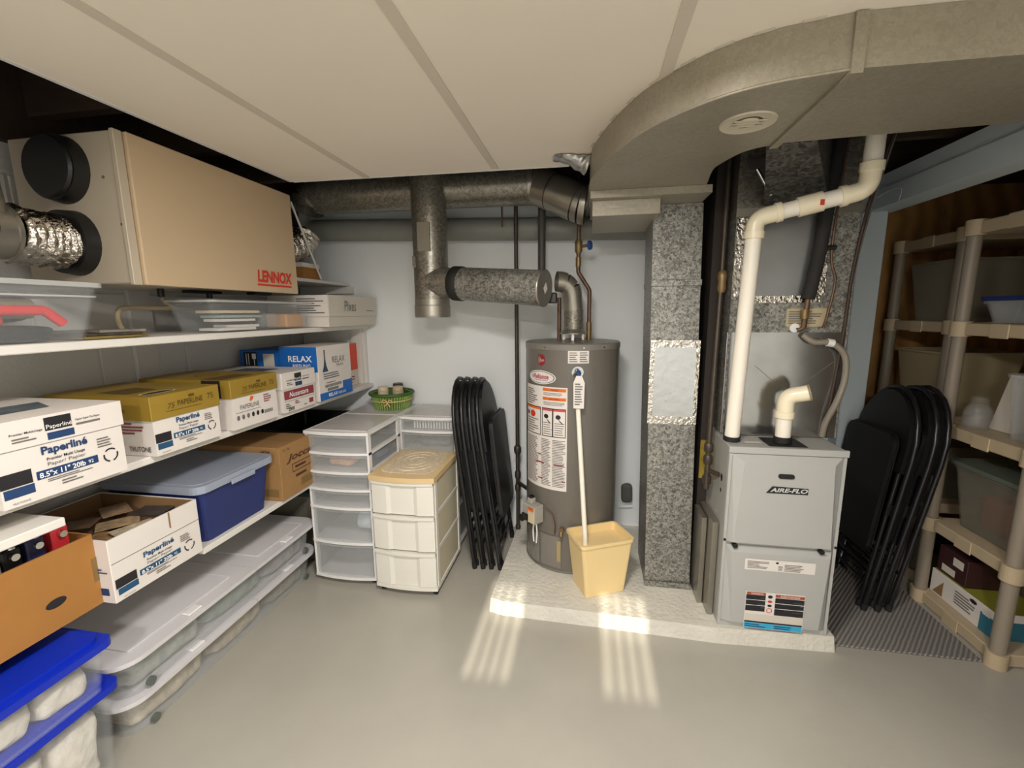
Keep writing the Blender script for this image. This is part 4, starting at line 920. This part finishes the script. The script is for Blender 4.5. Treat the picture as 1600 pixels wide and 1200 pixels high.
# gas control
q = thing('gas_control', 'grey gas control valve with black knob on the heater', 'control', hp(-42, .4))
gp = V(hp(-41, .41, .0)); gn = V((math.sin(R(-41)), -math.cos(R(-41)), 0)); gt = V((gn.y*-1, gn.x, 0))
def gbox(a0, a1, d0, d1, z0, z1, name, mat):
    b = B().box(a0, d0, z0, a1, d1, z1, .004, 2); b.v = [tuple(V((gp.x, gp.y, 0))+gt*x+gn*y+V((0, 0, z))) for x, y, z in b.v]
    return b.obj(name, mat, q)
gbox(-.055, .05, .004, .07, .355, .455, 'body', M('valve_grey', '#a19c92', .4)); gbox(-.05, .0, .071, .075, .362, .40, 'dial_plate', INK)
gbox(.002, .045, .071, .074, .36, .445, 'sticker', WAX); gbox(.002, .045, .0745, .0755, .43, .445, 'sticker_band', INKOR)
gbox(-.03, .005, .02, .055, .456, .485, 'cap', M('valve_grey', '#a19c92', .4)); gbox(-.022, .0, .025, .05, .486, .50, 'cap_top', BLACKP)
kb = V((gp.x, gp.y, .382))+gt*-.025+gn*.076; B().tube([kb, kb+gn*.025], .02, 16).obj('knob', BLACKP, q)
for dx in (.01, .03):
    a = V((gp.x, gp.y, .354))+gt*dx+gn*.04; B().tube(spline([a, a+V((0, 0, -.06))+gt*(dx-.02)*.6, a+V((0, 0, -.12))]), .004, 8).obj('burner_tube', WHITE, q)
B().tube(spline([V(hp(-26, .45, .02)), V(hp(-18, .43, .02)), V(hp(-15, .36, .012)), V(hp(-16, .30, .004))]), .004, 8).obj('copper_tube', COPPER, q)
dr = cpatch('burner_door', -66, -8, .10, .285, M('burner_door_grey', '#77736c', .22), .004, t, 24)
cpatch('door_fold', -47, -36, .10, .275, M('burner_door_grey', '#77736c', .22), .012, dr); cpatch('door_strip', -13, -8.5, .14, .262, M('tan_strip', '#a08c62', .6), .006, dr)
q = thing('drain_cock', 'small brass drain cock low on the heater', 'valve', hp(-7, .33))
B().tube([hp(-7, .335, .0), hp(-7, .335, .03)], .014, 12).obj('body', BRASS, q); B().tube([hp(-7, .335, .03), hp(-7, .31, .04)], .011, 12).obj('spout', BRASS, q)

# ================================================================== YELLOW BIN
t = thing('waste_bin', 'butter-yellow plastic waste bin standing in front of the heater', 'bin', (.075, 2.146, .0715))
t.rotation_euler = (0, 0, R(26)); BASE[t] = V((0, 0, 0))
B().tub(0, 0, .222, .165, .282, .195, 0, .292, .018, .003, 4, rim=.007, rimh=.016).obj('bin', BUCKET, t)
B().tub(0, 0, .276, .190, .283, .196, .25, .276, .02, .001, 4).obj('collar', BUCKET, t)

# ================================================================== DUCTWORK
out = [(.57, 1.182), (.41, 1.215), (.285, 1.285), (.165, 1.42), (.08, 1.60), (.02, 1.80), (-.006, 1.96), (-.008, 2.35)]
op = [(p.x, p.y) for p in spline([(x, y, 0) for x, y in out], 5)]
inn = [(.52, 2.35), (.478, 2.06), (.45, 1.86), (.46, 1.78), (.49, 1.69), (.53, 1.645), (.57, 1.63)]
ip = [(p.x, p.y) for p in spline([(x, y, 0) for x, y in inn], 4)]
t = thing('trunk_duct', 'curved galvanised trunk duct sweeping under the ceiling above the furnace', 'duct', (.6, 1.5, 2.02))
B().prism(op+ip, 2.022, ZC-.001).obj('elbow', DUCTG, t)
B().prism([(.572, 1.182), (2.0, 1.215), (2.0, 1.545), (.572, 1.628)], 2.026, ZC-.001).obj('straight_run', DUCTG, t)
B().prism([(.56, 1.176), (.585, 1.176), (.588, 1.636), (.563, 1.636)], 2.014, ZC-.002).obj('drive_cleat', DUCTG, t)
fl = []
for i in range(len(op)):
    fl.append(op[i])
B().tube([(x, y, 2.026) for x, y in op], .004, 6).obj('lower_seam', DUCTG, t)
for i in range(2, len(op)-8, 3):
    a, c = V((*op[i], 0)), V((*op[i+1], 0)); d_ = (c-a).normalized(); nn = V((-d_.y, d_.x, 0))
    if nn.dot(a-V((.5, 2, 0))) < 0: nn = -nn
    b = B(); m_ = a+d_*.02; L_ = .022
    b.add([m_-d_*L_+nn*.001+V((0, 0, ZC-.0025)), m_+d_*L_+nn*.001+V((0, 0, ZC-.0025)), m_+d_*L_+nn*.010+V((0, 0, ZC-.0015)), m_-d_*L_+nn*.010+V((0, 0, ZC-.0015)),
           m_-d_*L_+nn*.001+V((0, 0, ZC-.001)), m_+d_*L_+nn*.001+V((0, 0, ZC-.001)), m_+d_*L_+nn*.010+V((0, 0, ZC-.0005)), m_-d_*L_+nn*.010+V((0, 0, ZC-.0005))],
          [(0, 1, 2, 3), (7, 6, 5, 4), (0, 4, 5, 1), (2, 6, 7, 3)])
    b.obj('flange_tab', CSTRIP, t)
vt = B().lathe([(.036, 2.0215), (.056, 2.0195), (.072, 2.017), (.074, 2.0215)], (.43, 1.425), 32).obj('diffuser_ring', M('cream_diffuser', '#c9c0ac', .5), t)
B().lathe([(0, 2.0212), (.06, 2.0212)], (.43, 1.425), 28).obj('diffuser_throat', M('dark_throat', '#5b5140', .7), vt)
B().lathe([(0, 2.017), (.026, 2.018), (.03, 2.021)], (.43, 1.425), 24).obj('diffuser_disc', M('cream_diffuser', '#c9c0ac', .5), vt)
for k in range(3): B().box(.39, 1.405+k*.018, 2.0165, .475, 1.411+k*.018, 2.0195).obj('diffuser_vane', M('cream_diffuser', '#c9c0ac', .5), vt)
B().box(-.004, 2.05, 1.99, .50, 2.52, 2.021).obj('end_collar', DUCTG, t)
B().box(.006, 2.10, 1.925, .30, 2.55, 1.9895).obj('drop_box', DUCTG, t)
B().box(.08, 2.098, 1.955, .20, 2.0995, 1.966).obj('tape_patch', GALVS, t)
t = thing('foil_duct_end', 'crumpled foil duct end poking out beside the trunk duct', 'duct', (-.06, 1.98, 2.09))
crinkle([(-.012, 1.99, 2.11), (-.05, 1.985, 2.125), (-.11, 1.97, 2.15), (-.15, 1.96, 2.16)], .05, FOILF, 'foil_sleeve', t, rings=20, seed=2)
for o in t.children:
    for v in o.data.vertices:
        wv_ = v.co+BASE[t]
        if wv_.z > 2.137: v.co.z = 2.137-BASE[t].z
        k = (wv_.x+.012)/.15
        v.co.z += (2.137-BASE[t].z-v.co.z)*max(0, min(1, -k))*.8
t = thing('duct_riser', 'tall galvanised rectangular duct with foil patch between heater and furnace', 'duct', (.42, 2.35, .07))
vs_ = [(.316, 2.185, .0715), (.542, 2.195, .0715), (.56, 2.5, .0715), (.316, 2.5, .0715), (.287, 2.225, 2.02), (.508, 2.225, 2.02), (.53, 2.5, 2.02), (.287, 2.5, 2.02)]
def hexa(vs_): return B().add(vs_, [(3, 2, 1, 0), (4, 5, 6, 7), (0, 1, 5, 4), (1, 2, 6, 5), (2, 3, 7, 6), (3, 0, 4, 7)])
hexa([(x, y, z if z < 1 else 1.9885) for x, y, z in vs_]).obj('duct', GALV, t)
def rz(z): k = (z-.07)/1.95; return (.316-.029*k, .542-.034*k, 2.187+.038*k)
a, c, y = rz(1.63); B().box(a-.004, y-.008, 1.615, c+.004, y+.28, 1.645, .002, 1).obj('drive_cleat', GALV, t)
a, c, y = rz(1.15)
fp_ = B(); n1, n2 = 12, 14
fp_.box(a-.003, y-.006, .945, c+.004, y-.002, 1.36).obj('foil_tape', FOIL, t)
B().box(a+.018, y-.009, .985, c-.014, y-.0062, 1.325).obj('foil_patch', FOILF, t)
B().box(.312, 2.178, .0715, .545, 2.184, .10).obj('base_flange', GALV, t)
# dark return duct between
t = thing('return_duct', 'dark brown return air drop behind the gas line', 'duct', (.6, 2.5, .07))
B().box(.563, 2.24, .0715, .606, 2.80, 2.2).obj('duct', M('dark_return', '#2a211b', .7, var=.2), t)
B().box(.564, 2.236, .66, .605, 2.2395, .86).obj('yellow_label', M('yellow_label', '#8f7a26', .6, var=.4, vs=40), t)
# flat filter box low beside furnace
t = thing('filter_rack', 'narrow galvanised filter rack beside the furnace base', 'duct', (.58, 2.15, .07))
B().box(.553, 2.08, .0715, .575, 2.23, .52).obj('frame', GALVS, t); B().box(.579, 2.0, .0715, .604, 2.23, .54).obj('frame', GALVS, t)
# coil cabinet
t = thing('coil_cabinet', 'galvanised coil cabinet with foil-lined front standing on the furnace', 'cabinet', (.85, 2.4, .92))
x0, x1, yf = .628, 1.115, 2.135
B().box(x0, yf, .9225, x1, 2.62, 1.90).obj('cabinet', GALV, t)
B().box(x0-.004, yf-.006, 1.90, x1+.02, 2.63, 1.935).obj('top_band', GALVS, t)
hexa([(x0, yf+.01, 1.936), (x1, yf+.01, 1.936), (x1, 2.6, 1.936), (x0, 2.6, 1.936), (x0, yf+.01, 2.2), (x1, yf+.01, 2.2), (x1, 2.6, 2.2), (x0, 2.6, 2.2)]).obj('plenum', GALVP, t)
B().box(x0+.03, yf+.004, 2.09, x0+.16, yf+.0095, 2.14).obj('foil_strip', FOILF, t); B().box(x1-.12, yf+.004, 2.08, x1-.05, yf+.0095, 2.14).obj('foil_strip', FOILF, t)
lp = B().box(x0+.006, yf-.004, .9225, x1-.01, yf-.0005, 1.40).obj('lower_panel', SHINY, t)
for a, c in (((x0+.12, 1.25), (x0+.27, 1.12)), ((x0+.27, 1.12), (x0+.44, 1.27))): B().tube([(a[0], yf-.0045, a[1]), (c[0], yf-.0045, c[1])], .0012, 5).obj('crease', GALVS, lp)
B().box(x0+.05, yf-.005, 1.545, x0+.37, yf-.0005, 1.895).obj('foil_panel', M('dull_foil_panel', '#8f9090', .3, metal=.8, var=.12, vs=6), t)
B().box(x0+.002, yf-.005, 1.56, x0+.045, yf-.0005, 1.895).obj('foil_tape', FOIL, t); B().box(x0+.05, yf-.007, 1.53, x0+.36, yf-.0052, 1.56).obj('foil_tape', FOIL, t); B().box(x0+.34, yf-.007, 1.56, x0+.375, yf-.0052, 1.895).obj('foil_tape', FOIL, t)
lbp = B().box(.862, yf-.003, 1.425, 1.02, yf-.0005, 1.505).obj('data_plate', M('tan_plate', '#b8a987', .6), t); FY((0, yf-.003, 0), lbp).fine(.87, 1.435, 1.01, 1.495, 6, INKG)
B().tube([(x0-.003, yf+.002, .93), (x0-.003, yf+.002, 1.4)], .004, 6).obj('edge_bead', CHROME, t)
# transition to trunk
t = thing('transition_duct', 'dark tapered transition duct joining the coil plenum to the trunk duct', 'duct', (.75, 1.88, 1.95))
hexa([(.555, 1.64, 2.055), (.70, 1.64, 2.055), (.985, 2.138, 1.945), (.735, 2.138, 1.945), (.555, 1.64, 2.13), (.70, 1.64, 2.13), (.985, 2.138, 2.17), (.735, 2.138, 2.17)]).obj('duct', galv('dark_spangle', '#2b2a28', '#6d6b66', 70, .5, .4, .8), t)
one('hanger_strap', B().tube([(.668, 2.05, 2.07), (.73, 2.05, 1.965)], .008, 6), CHROME, 'small perforated metal strap beside the transition duct', 'strap', (.73, 2.05, 1.96))
# furnace
FXa, FXb, FYf, FZ0, FZ1 = .609, 1.064, 1.937, .0715, .920
t = thing('furnace', 'grey high-efficiency gas furnace with two raised door panels', 'furnace', ((FXa+FXb)/2, 2.3, FZ0))
B().box(FXa, FYf+.012, FZ0, FXb, 2.66, FZ1, .003, 1).obj('casing', FURNS, t)
B().box(FXa-.002, FYf, FZ1-.028, FXb+.008, FYf+.016, FZ1+.001, .002, 1).obj('top_flange', FURN, t)
for x in (FXa, FXb-.012): B().box(x, FYf, FZ0, x+.012, FYf+.0115, FZ1-.029).obj('side_flange', FURN, t)
B().box(FXa+.0125, FYf+.002, FZ0, FXb-.0125, FYf+.0115, FZ0+.02).obj('toe_strip', FURN, t)
def bevdoor(name, xa, xb, za, zb, ins, insb, parent):
    o = [(xa, FYf+.006, za), (xb, FYf+.006, za), (xb, FYf+.006, zb), (xa, FYf+.006, zb)]
    p = [(xa+ins[0], FYf-.018, za+ins[2]), (xb-ins[1], FYf-.018, za+ins[2]), (xb-ins[1]*insb, FYf-.018, zb-ins[3]), (xa+ins[0]*insb, FYf-.018, zb-ins[3])]
    k = [(x, FYf+.0115, z) for x, _, z in o]
    return B().add(o+p+k, [(4, 5, 6, 7)]+[(i, (i+1) % 4, 4+(i+1) % 4, 4+i) for i in range(4)]+[(8+i, 8+(i+1) % 4, (i+1) % 4, i) for i in range(4)]).obj(name, FURN, parent)
d1 = bevdoor('upper_door', FXa+.0135, FXb-.0135, .482, FZ1-.031, (.022, .018, .008, .030), 2.0, t)
d2 = bevdoor('lower_door', FXa+.0135, FXb-.0135, FZ0+.022, .468, (.040, .030, .010, .022), .5, t)
f = FY((0, FYf-.018, 0), d1)
h_ = B().prism([(.832+x, .806+z) for x, z in rrect(.062, .020, .009, 5)], FYf-.024, FYf-.0185, 'y').obj('latch_handle', BLACKP, d1)
f.poly([(.758, .728), (.922, .728), (.922, .756), (.782, .760)], INK, 1, 'badge'); f.text('AIRE-FLO', .774, .735, .019, M('silver_ink', '#c9c9c6', .3), 3, w=.145, bold=.03, shear=.25)
for x in (FXa+.045, FXb-.065): B().cyl((x, FYf-.004, .475), (x, FYf-.0215, .475), .011, n=16).obj('thumb_screw', BLACKP, t)
for x in (FXa+.006, FXb-.005): B().cyl((x, FYf-.003, .492), (x, FYf-.0005, .492), .006, n=10).obj('screw', BLACKP, t)
f = FY((0, FYf-.018, 0), d2)
sl = f.rects([(.70, .368, .982, .420)], BOXW, 1, 'instruction_sticker')
f.fine(.71, .376, .80, .412, 6, INKG, seed=2, lo=.5); f.fine(.86, .372, .96, .406, 5, INKG, seed=4); f.ell(.83, .409, .006, .005, INK, 2, 10); f.fine(.835, .374, .855, .396, 4, INKG, seed=6)
f.rects([(.714, .072+.012, .955, .264)], BOXW, 1, 'warning_label')
yb = .088
f.rects([(.716, .170, .796, .248), (.836, .158, .953, .242)], INK, 2); f.rects([(.718, .249, .796, .262), (.836, .245, .953, .259)], M('rust_band', '#a34a25', .6), 2)
f.rects([(.716, .224, .796, .226), (.716, .198, .796, .200), (.836, .216, .953, .218), (.836, .190, .953, .192)], INKW, 3)
f.ell(.815, .245, .010, .008, INK, 2, 12, 'pictogram'); f.ell(.815, .222, .010, .006, INKRED, 2, 12, 'pictogram'); f.ell(.815, .202, .009, .006, INK, 2, 12, 'pictogram'); f.ring(.815, .178, .012, .012, .003, INKRED, 2, name='pictogram')
f.rects([(.716, .086, .953, .112)], INKCY, 2); f.rects([(.716, .113, .953, .120)], INK, 2); f.rects([(.716, .122, .953, .155)], BOXGREY, 2)
f.text('WARNING', .735, .2515, .008, INKW, 3, w=.05); f.text('AVERTISSEMENT', .855, .248, .008, INKW, 3, w=.08); f.fine(.72, .09, .81, .108, 2, INKNAVY, 3); f.fine(.84, .09, .94, .108, 2, INKNAVY, 3, 4)
rs = []
for i in range(5): rs.append((.716+.08-.02*((i*7) % 3+1)/2, .172+i*.015, .796, .178+i*.015)); rs.append((.953-.03*((i*5) % 3+1)/2, .16+i*.016, .953, .166+i*.016))
f.rects(rs, M('label_dark_grey', '#3a3936', .6), 3)
Face((0, 0, FZ1+.0005), (1, 0, 0), (0, 1, 0), t).rects([(.69, 2.0, .76, 2.03)], BOXGREY, 1, 'top_sticker')
fs_ = Face((FXa, 0, 0), (0, -1, 0), (0, 0, 1), t)
for y, z, r in ((-2.02, .75, .014), (-2.02, .69, .008), (-2.05, .47, .008)): fs_.ell(y, z, r, r*1.3, BLACKP, 1, 14, 'knockout')
fs_.ell(-2.06, .57, .004, .004, INKW, 1, 8, 'knockout')
# gas line beside furnace
t = thing('gas_line', 'dark iron gas line with brass cock beside the furnace', 'pipe', (.585, 2.17, .6))
gl = [(.600, 2.20, 2.2), (.600, 2.20, 1.62), (.572, 2.12, .95), (.566, 2.10, .66)]
B().tube(gl, .0125, 12).obj('pipe', BLKPIPE, t)
B().tube([(.602, 2.195, 1.58), (.602, 2.195, 1.60), (.602, 2.195, 1.63), (.602, 2.195, 1.65), (.602, 2.195, 1.67), (.602, 2.195, 1.68)], [.015, .022, .018, .024, .02, .014], 12).obj('brass_cock', BRASS, t)
for z in (.86, .80, .70): B().tube([(.570, 2.113, z-.022), (.570, 2.113, z-.014), (.570, 2.113, z+.014), (.570, 2.113, z+.022)], [.016, .021, .021, .016], 12).obj('union', BLKPIPE, t)
B().tube([(.570, 2.11, .75), (.608, 2.05, .75)], .011, 10).obj('branch', BLKPIPE, t)
# PVC pipes
t = thing('intake_pipe', 'ivory plastic intake pipe rising from the furnace and turning into the joists', 'pipe', (.64, 2.03, .92))
p1 = [(.643, 2.035, .9225), (.650, 1.975, 1.79)]
B().tube(p1, .0305, 20).obj('riser', PVC, t)
B().tube([(.643, 2.035, .9228), (.643, 2.034, .944)], .035, 20).obj('rubber_collar', RUBBER, t)
e1 = fillet([(.650, 1.975, 1.785), (.651, 1.972, 1.862), (.735, 1.955, 1.880)], .075, 8); B().tube(e1, .0335, 20).obj('elbow', PVCF, t)
B().tube([(.650, 1.975, 1.785), (.651, 1.973, 1.812)], .038, 20).obj('hub', PVCF, t); B().tube([(.718, 1.958, 1.877), (.738, 1.954, 1.881)], .038, 20).obj('hub', PVCF, t)
B().tube([(.735, 1.955, 1.880), (.93, 1.91, 1.918)], .0305, 20).obj('cross_pipe', PVC, t)
B().tube([(.79, 1.943, 1.891), (.86, 1.927, 1.905)], .0375, 20).obj('coupling', PVCF, t)
B().tube([(.86, 1.927, 1.905), (.868, 1.925, 1.9065)], .0375, 20).obj('label_ring', PVCF, t)
e2 = fillet([(.925, 1.912, 1.917), (1.0, 1.895, 1.932), (1.003, 1.89, 2.02)], .075, 8); B().tube(e2, .0335, 20).obj('elbow', PVCF, t)
B().tube([(.92, 1.913, 1.916), (.94, 1.909, 1.92)], .038, 20).obj('hub', PVCF, t); B().tube([(1.003, 1.891, 1.995), (1.003, 1.889, 2.025)], .038, 20).obj('hub', PVCF, t)
B().tube([(1.003, 1.89, 2.02), (1.008, 1.885, 2.43)], .0305, 20).obj('upper_pipe', PVC, t)
B().box(.845, 1.888, 1.885, .858, 1.892, 1.905).obj('red_sticker', INKRED, t)
t = thing('exhaust_pipe', 'short ivory plastic exhaust elbow on the furnace top', 'pipe', (.845, 2.03, .92))
B().box(.775, 1.965, .9222, .925, 2.095, .9245).obj('base_plate', BLACKP, t)
B().tube([(.85, 2.03, .9248), (.85, 2.03, .95)], .036, 20).obj('rubber_collar', RUBBER, t)
B().tube([(.85, 2.03, .9505), (.85, 2.03, 1.04)], .0305, 20).obj('riser', PVC, t)
B().tube([(.85, 2.03, 1.035), (.85, 2.03, 1.062)], .0385, 20).obj('hub', PVCF, t)
B().tube(fillet([(.85, 2.03, 1.06), (.85, 2.03, 1.13), (.925, 2.0, 1.152)], .09, 8), .0335, 20, True).obj('elbow', PVCF, t)
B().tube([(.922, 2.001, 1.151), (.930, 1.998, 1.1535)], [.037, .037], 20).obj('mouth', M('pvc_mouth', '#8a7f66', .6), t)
# refrigerant lines
t = thing('refrigerant_line', 'black insulated refrigerant line in front of the coil cabinet', 'pipe', (.95, 2.11, 1.45))
B().tube([(1.0, 2.10, 2.3), (.965, 2.10, 1.9), (.95, 2.10, 1.70), (.93, 2.105, 1.545)], .026, 16).obj('insulation', M('black_foam', '#252322', .8, bump=.2, bs=60), t)
B().tube([(.93, 2.105, 1.545), (.925, 2.108, 1.42), (.905, 2.12, 1.41)], .011, 10).obj('copper_line', COPPER, t)
B().tube([(.924, 2.108, 1.46), (.924, 2.108, 1.50)], .017, 10).obj('brass_fitting', BRASS, t)
B().tube(spline([(1.02, 2.10, 2.2), (1.0, 2.10, 1.75), (1.025, 2.10, 1.62), (1.01, 2.10, 1.48), (1.005, 2.115, 1.42)]), .0055, 8).obj('thin_line', COPPER, t)
B().tube([(.965, 2.095, 1.755), (1.012, 2.095, 1.755)], .010, 8).obj('clamp', BLACKP, t)
t = thing('condensate_hose', 'grey vinyl condensate hose curving down beside the coil cabinet', 'hose', (1.08, 2.11, .93))
B().tube(spline([(.93, 2.12, 1.39), (.97, 2.105, 1.36), (1.04, 2.10, 1.355), (1.095, 2.10, 1.30), (1.105, 2.10, 1.20), (1.085, 2.10, 1.10), (1.06, 2.12, 1.0), (1.055, 2.13, .93)]), .013, 12).obj('hose', GREYHOSE, t)
B().tube([(1.02, 2.10, 1.358), (1.045, 2.10, 1.354)], .017, 12).obj('clamp', WHITE, t); B().cyl((.895, 2.131, 1.42), (.895, 2.12, 1.42), .02, n=14).obj('port_cap', WHITE, t)
one('control_cable', B().tube(spline([(1.21, 2.10, 2.3), (1.14, 2.12, 1.98), (1.105, 2.13, 1.67), (1.095, 2.13, 1.40), (1.075, 2.13, 1.11), (1.065, 2.128, .93)]), .007, 8), M('brown_cable', '#3c2c22', .6), 'brown control cable hanging beside the coil cabinet', 'cable', (1.065, 2.128, .93))
one('control_cable', B().tube(spline([(1.22, 2.12, 2.3), (1.16, 2.14, 1.96), (1.12, 2.14, 1.70), (1.10, 2.14, 1.45)]), .004, 8), INKG, 'thin grey cable next to the brown control cable', 'cable', (1.10, 2.14, 1.45))
one('white_wire', B().tube(spline([(1.39, 2.55, 2.04), (1.41, 2.5, 2.06), (1.415, 2.42, 2.05), (1.40, 2.40, 1.99)]), .0022, 6), WHITE, 'thin white wire looped at the blue-grey post top', 'wire', (1.4, 2.4, 1.99))
one('dark_plate', B().box(1.14, 2.5, 2.165, 1.36, 2.54, 2.2), GALVP, 'dim sheet metal plate under the joists by the post', 'plate', (1.25, 2.52, 2.165))

# ================================================================== RIGHT SIDE
o = one('ribbed_carpet', B().box(1.11, 1.965, .0005, 1.69, 2.66, .0095, .003, 1), CARPET, 'grey diagonal-ribbed carpet piece beside the furnace', 'carpet', (1.4, 2.3, .0005))
B().box(1.57, 2.6605, .001, 1.75, 3.18, .0095).obj('rear_piece', CARPET, o)
LVL = [.06, .455, .94, 1.43, 1.885]
def resin_shelf(label, x0, x1, y0, y1, group):
    t = thing('resin_shelf', label, 'shelf', ((x0+x1)/2, (y0+y1)/2, 0), group)
    for i, z in enumerate(LVL):
        sh = B().box(x0+.02, y0+.02, z-.055, x1-.02, y1-.02, z, .004, 1).obj('shelf', RSHELF, t)
        for yy in (y0+.42*(y1-y0), ): B().box(x0+.012, yy, z-.06, x0+.0195, yy+.09, z+.002, .003, 1).obj('rim_rib', RSHELF, sh)
        for x in (x0+.028, x1-.028):
            for y in (y0+.028, y1-.028): B().cyl((x, y, z-.062), (x, y, z+.008), .038, n=18).obj('socket', RSHELF, sh)
    zs = [0.0]+LVL
    for i in range(4):
        for x in (x0+.028, x1-.028):
            for y in (y0+.028, y1-.028):
                B().cyl((x, y, LVL[i]+.0085), (x, y, LVL[i+1]-.0625), .0275, n=18).obj('post', RPOST, t)
    return t
resin_shelf('beige resin shelf unit nearest the camera at the right', 1.70, 2.62, 1.93, 2.43, 'beige resin shelf units')
resin_shelf('beige resin shelf unit in the rear of the closet', 1.80, 2.72, 2.565, 3.08, 'beige resin shelf units')
def rbin(name, label, cx, cy, w0, d0, w1, d1, z0, h, mat, lid=None):
    t = thing(name, label, 'bin', (cx, cy, z0))
    B().tub(cx, cy, w0, d0, w1, d1, z0+.001, z0+h, .03, .004, 4, rim=.01).obj('bin', mat, t)
    if lid: B().slab(cx, cy, w1+.03, d1+.03, z0+h+.0005, z0+h+.02, .035).obj('lid', lid, t)
    return t
DGREY = M('dim_grey_plastic', '#7b7566', .4, var=.05)
rbin('storage_bin', 'tapered grey bin on the upper shelf of the rear resin unit', 2.03, 2.82, .30, .28, .36, .37, 1.43, .32, DGREY)
rbin('storage_bin', 'tan bin on the middle shelf of the rear resin unit', 2.03, 2.82, .32, .30, .38, .37, .94, .33, M('dim_tan_plastic', '#a09272', .45))
rbin('storage_bin', 'grey bin on the low shelf of the rear resin unit', 2.05, 2.82, .32, .30, .38, .36, .455, .30, DIMCLEAR)
rbin('lidded_container', 'low clear container with navy lid on the near resin unit', 1.96, 2.20, .34, .28, .38, .32, 1.43, .10, FROST, NAVY)
one('white_bundle', B().lump(1.84, 2.08, 1.5525, 2.08, 2.34, 1.63, .35, 14, 4), M('white_cotton', '#d6d0c4', .9, var=.22, vs=18, bump=1.0, bs=20), 'white cloth bundle on the navy-lidded container', 'fabric', (1.96, 2.2, 1.5525))
rbin('storage_bin', 'smoky clear bin at the back of the near resin unit upper shelf', 2.35, 2.2, .34, .34, .38, .38, 1.43, .36, DIMCLEAR)
t = thing('glass_jar', 'round clear jar on the middle shelf of the near resin unit', 'jar', (1.80, 2.33, .941))
B().lathe([(0, 0), (.045, 0), (.052, .02), (.055, .06), (.045, .10), (.03, .12), (.028, .12), (.04, .10), (.05, .06), (.046, .01), (0, .006)], (1.80, 2.33), 28, .941).obj('jar', CLEAR, t)
B().lathe([(0, .12), (.033, .12), (.033, .15), (0, .152)], (1.80, 2.33), 24, .941).obj('lid', DIMCLEAR, t)
t = thing('paper_bag', 'pale folded paper bag behind the glass jar on the near resin unit', 'bag', (1.90, 2.3, .941))
B().add([(1.86, 2.24, .942), (1.97, 2.24, .942), (1.97, 2.34, .942), (1.86, 2.34, .942), (1.88, 2.27, 1.2), (1.95, 2.27, 1.2), (1.95, 2.30, 1.2), (1.88, 2.30, 1.2)], [(3, 2, 1, 0), (4, 5, 6, 7), (0, 1, 5, 4), (1, 2, 6, 5), (2, 3, 7, 6), (3, 0, 4, 7)]).obj('bag', BOXGREY, t)
one('brown_carton', B().box(2.0, 2.22, .941, 2.3, 2.40, 1.16, .002, 1), CARD2, 'brown carton behind the glass jar on the near resin unit', 'box', (2.15, 2.31, .941))
rbin('storage_bin', 'clear bin with yellowish contents on the near resin unit middle shelf', 1.95, 2.07, .30, .22, .34, .25, .94, .28, FROST)
one('yellow_fabric', B().lump(1.82, 1.98, .946, 2.08, 2.16, 1.12, .3, 12, 3), M('straw_fabric', '#a8936a', .9, var=.2, vs=12), 'straw-coloured fabric in the clear bin on the near resin unit', 'fabric', (1.95, 2.07, .945))
rbin('storage_bin', 'smoky bin with red contents on the low shelf of the near resin unit', 1.97, 2.18, .34, .33, .40, .40, .455, .30, DIMCLEAR, M('grey_green_lid', '#5e665c', .45))
one('red_fabric', B().lump(1.82, 2.03, .461, 2.12, 2.33, .66, .3, 10, 2), M('red_cloth', '#a5402f', .9, var=.25, vs=10), 'red cloth inside the smoky bin on the near resin unit', 'fabric', (1.97, 2.18, .46))
t = thing('appliance_carton', 'white carton with olive top and teal end on the bottom resin shelf', 'box', (1.9, 2.2, .061))
bd = B().box(1.77, 2.04, .061, 1.99, 2.40, .185, .002, 1).obj('carton', BOXW, t)
f = Face((1.77, 0, 0), (0, -1, 0), (0, 0, 1), bd)
f.rects([(-2.11, .062, -2.042, .150)], M('teal_print', '#2b6b80', .6)); f.rects([(-2.10, .145, -2.06, .17)], BOXGREY, 2); f.fine(-2.25, .09, -2.13, .16, 5, INKG); f.poly([(-2.38, .07), (-2.32, .07), (-2.32, .15)], CARDIN); f.ell(-2.15, .165, .02, .01, INK, 2, 10)
Face((0, 0, .185), (1, 0, 0), (0, 1, 0), bd).rects([(1.772, 2.042, 1.988, 2.398)], M('olive_print', '#8f8f33', .6))
FY((0, 2.04, 0), bd).rects([(1.772, .062, 1.988, .15)], M('teal_print', '#2b6b80', .6))
t = thing('dark_carton', 'dark maroon carton with white stickers on the olive-topped carton', 'box', (1.88, 2.3, .186))
bd = B().box(1.78, 2.22, .1865, 1.98, 2.39, .32, .002, 1).obj('carton', M('maroon_carton', '#3a1f20', .5), t)
f = Face((1.78, 0, 0), (0, -1, 0), (0, 0, 1), bd); f.rects([(-2.30, .26, -2.24, .30), (-2.36, .20, -2.28, .235)], BOXGREY)
one('cloth_bag', B().lump(2.05, 2.0, .061, 2.35, 2.38, .36, .2, 6, 9), M('khaki_cloth', '#8f8460', .9, var=.15), 'khaki cloth bag on the bottom resin shelf', 'bag', (2.2, 2.2, .061))
one('navy_pot', B().lathe([(0, 0), (.10, 0), (.14, .14), (.135, .14), (.095, .006), (0, .006)], (2.15, 2.82), 24, .061), NAVY, 'dark round pot on the bottom shelf of the rear resin unit', 'pot', (2.15, 2.82, .061))
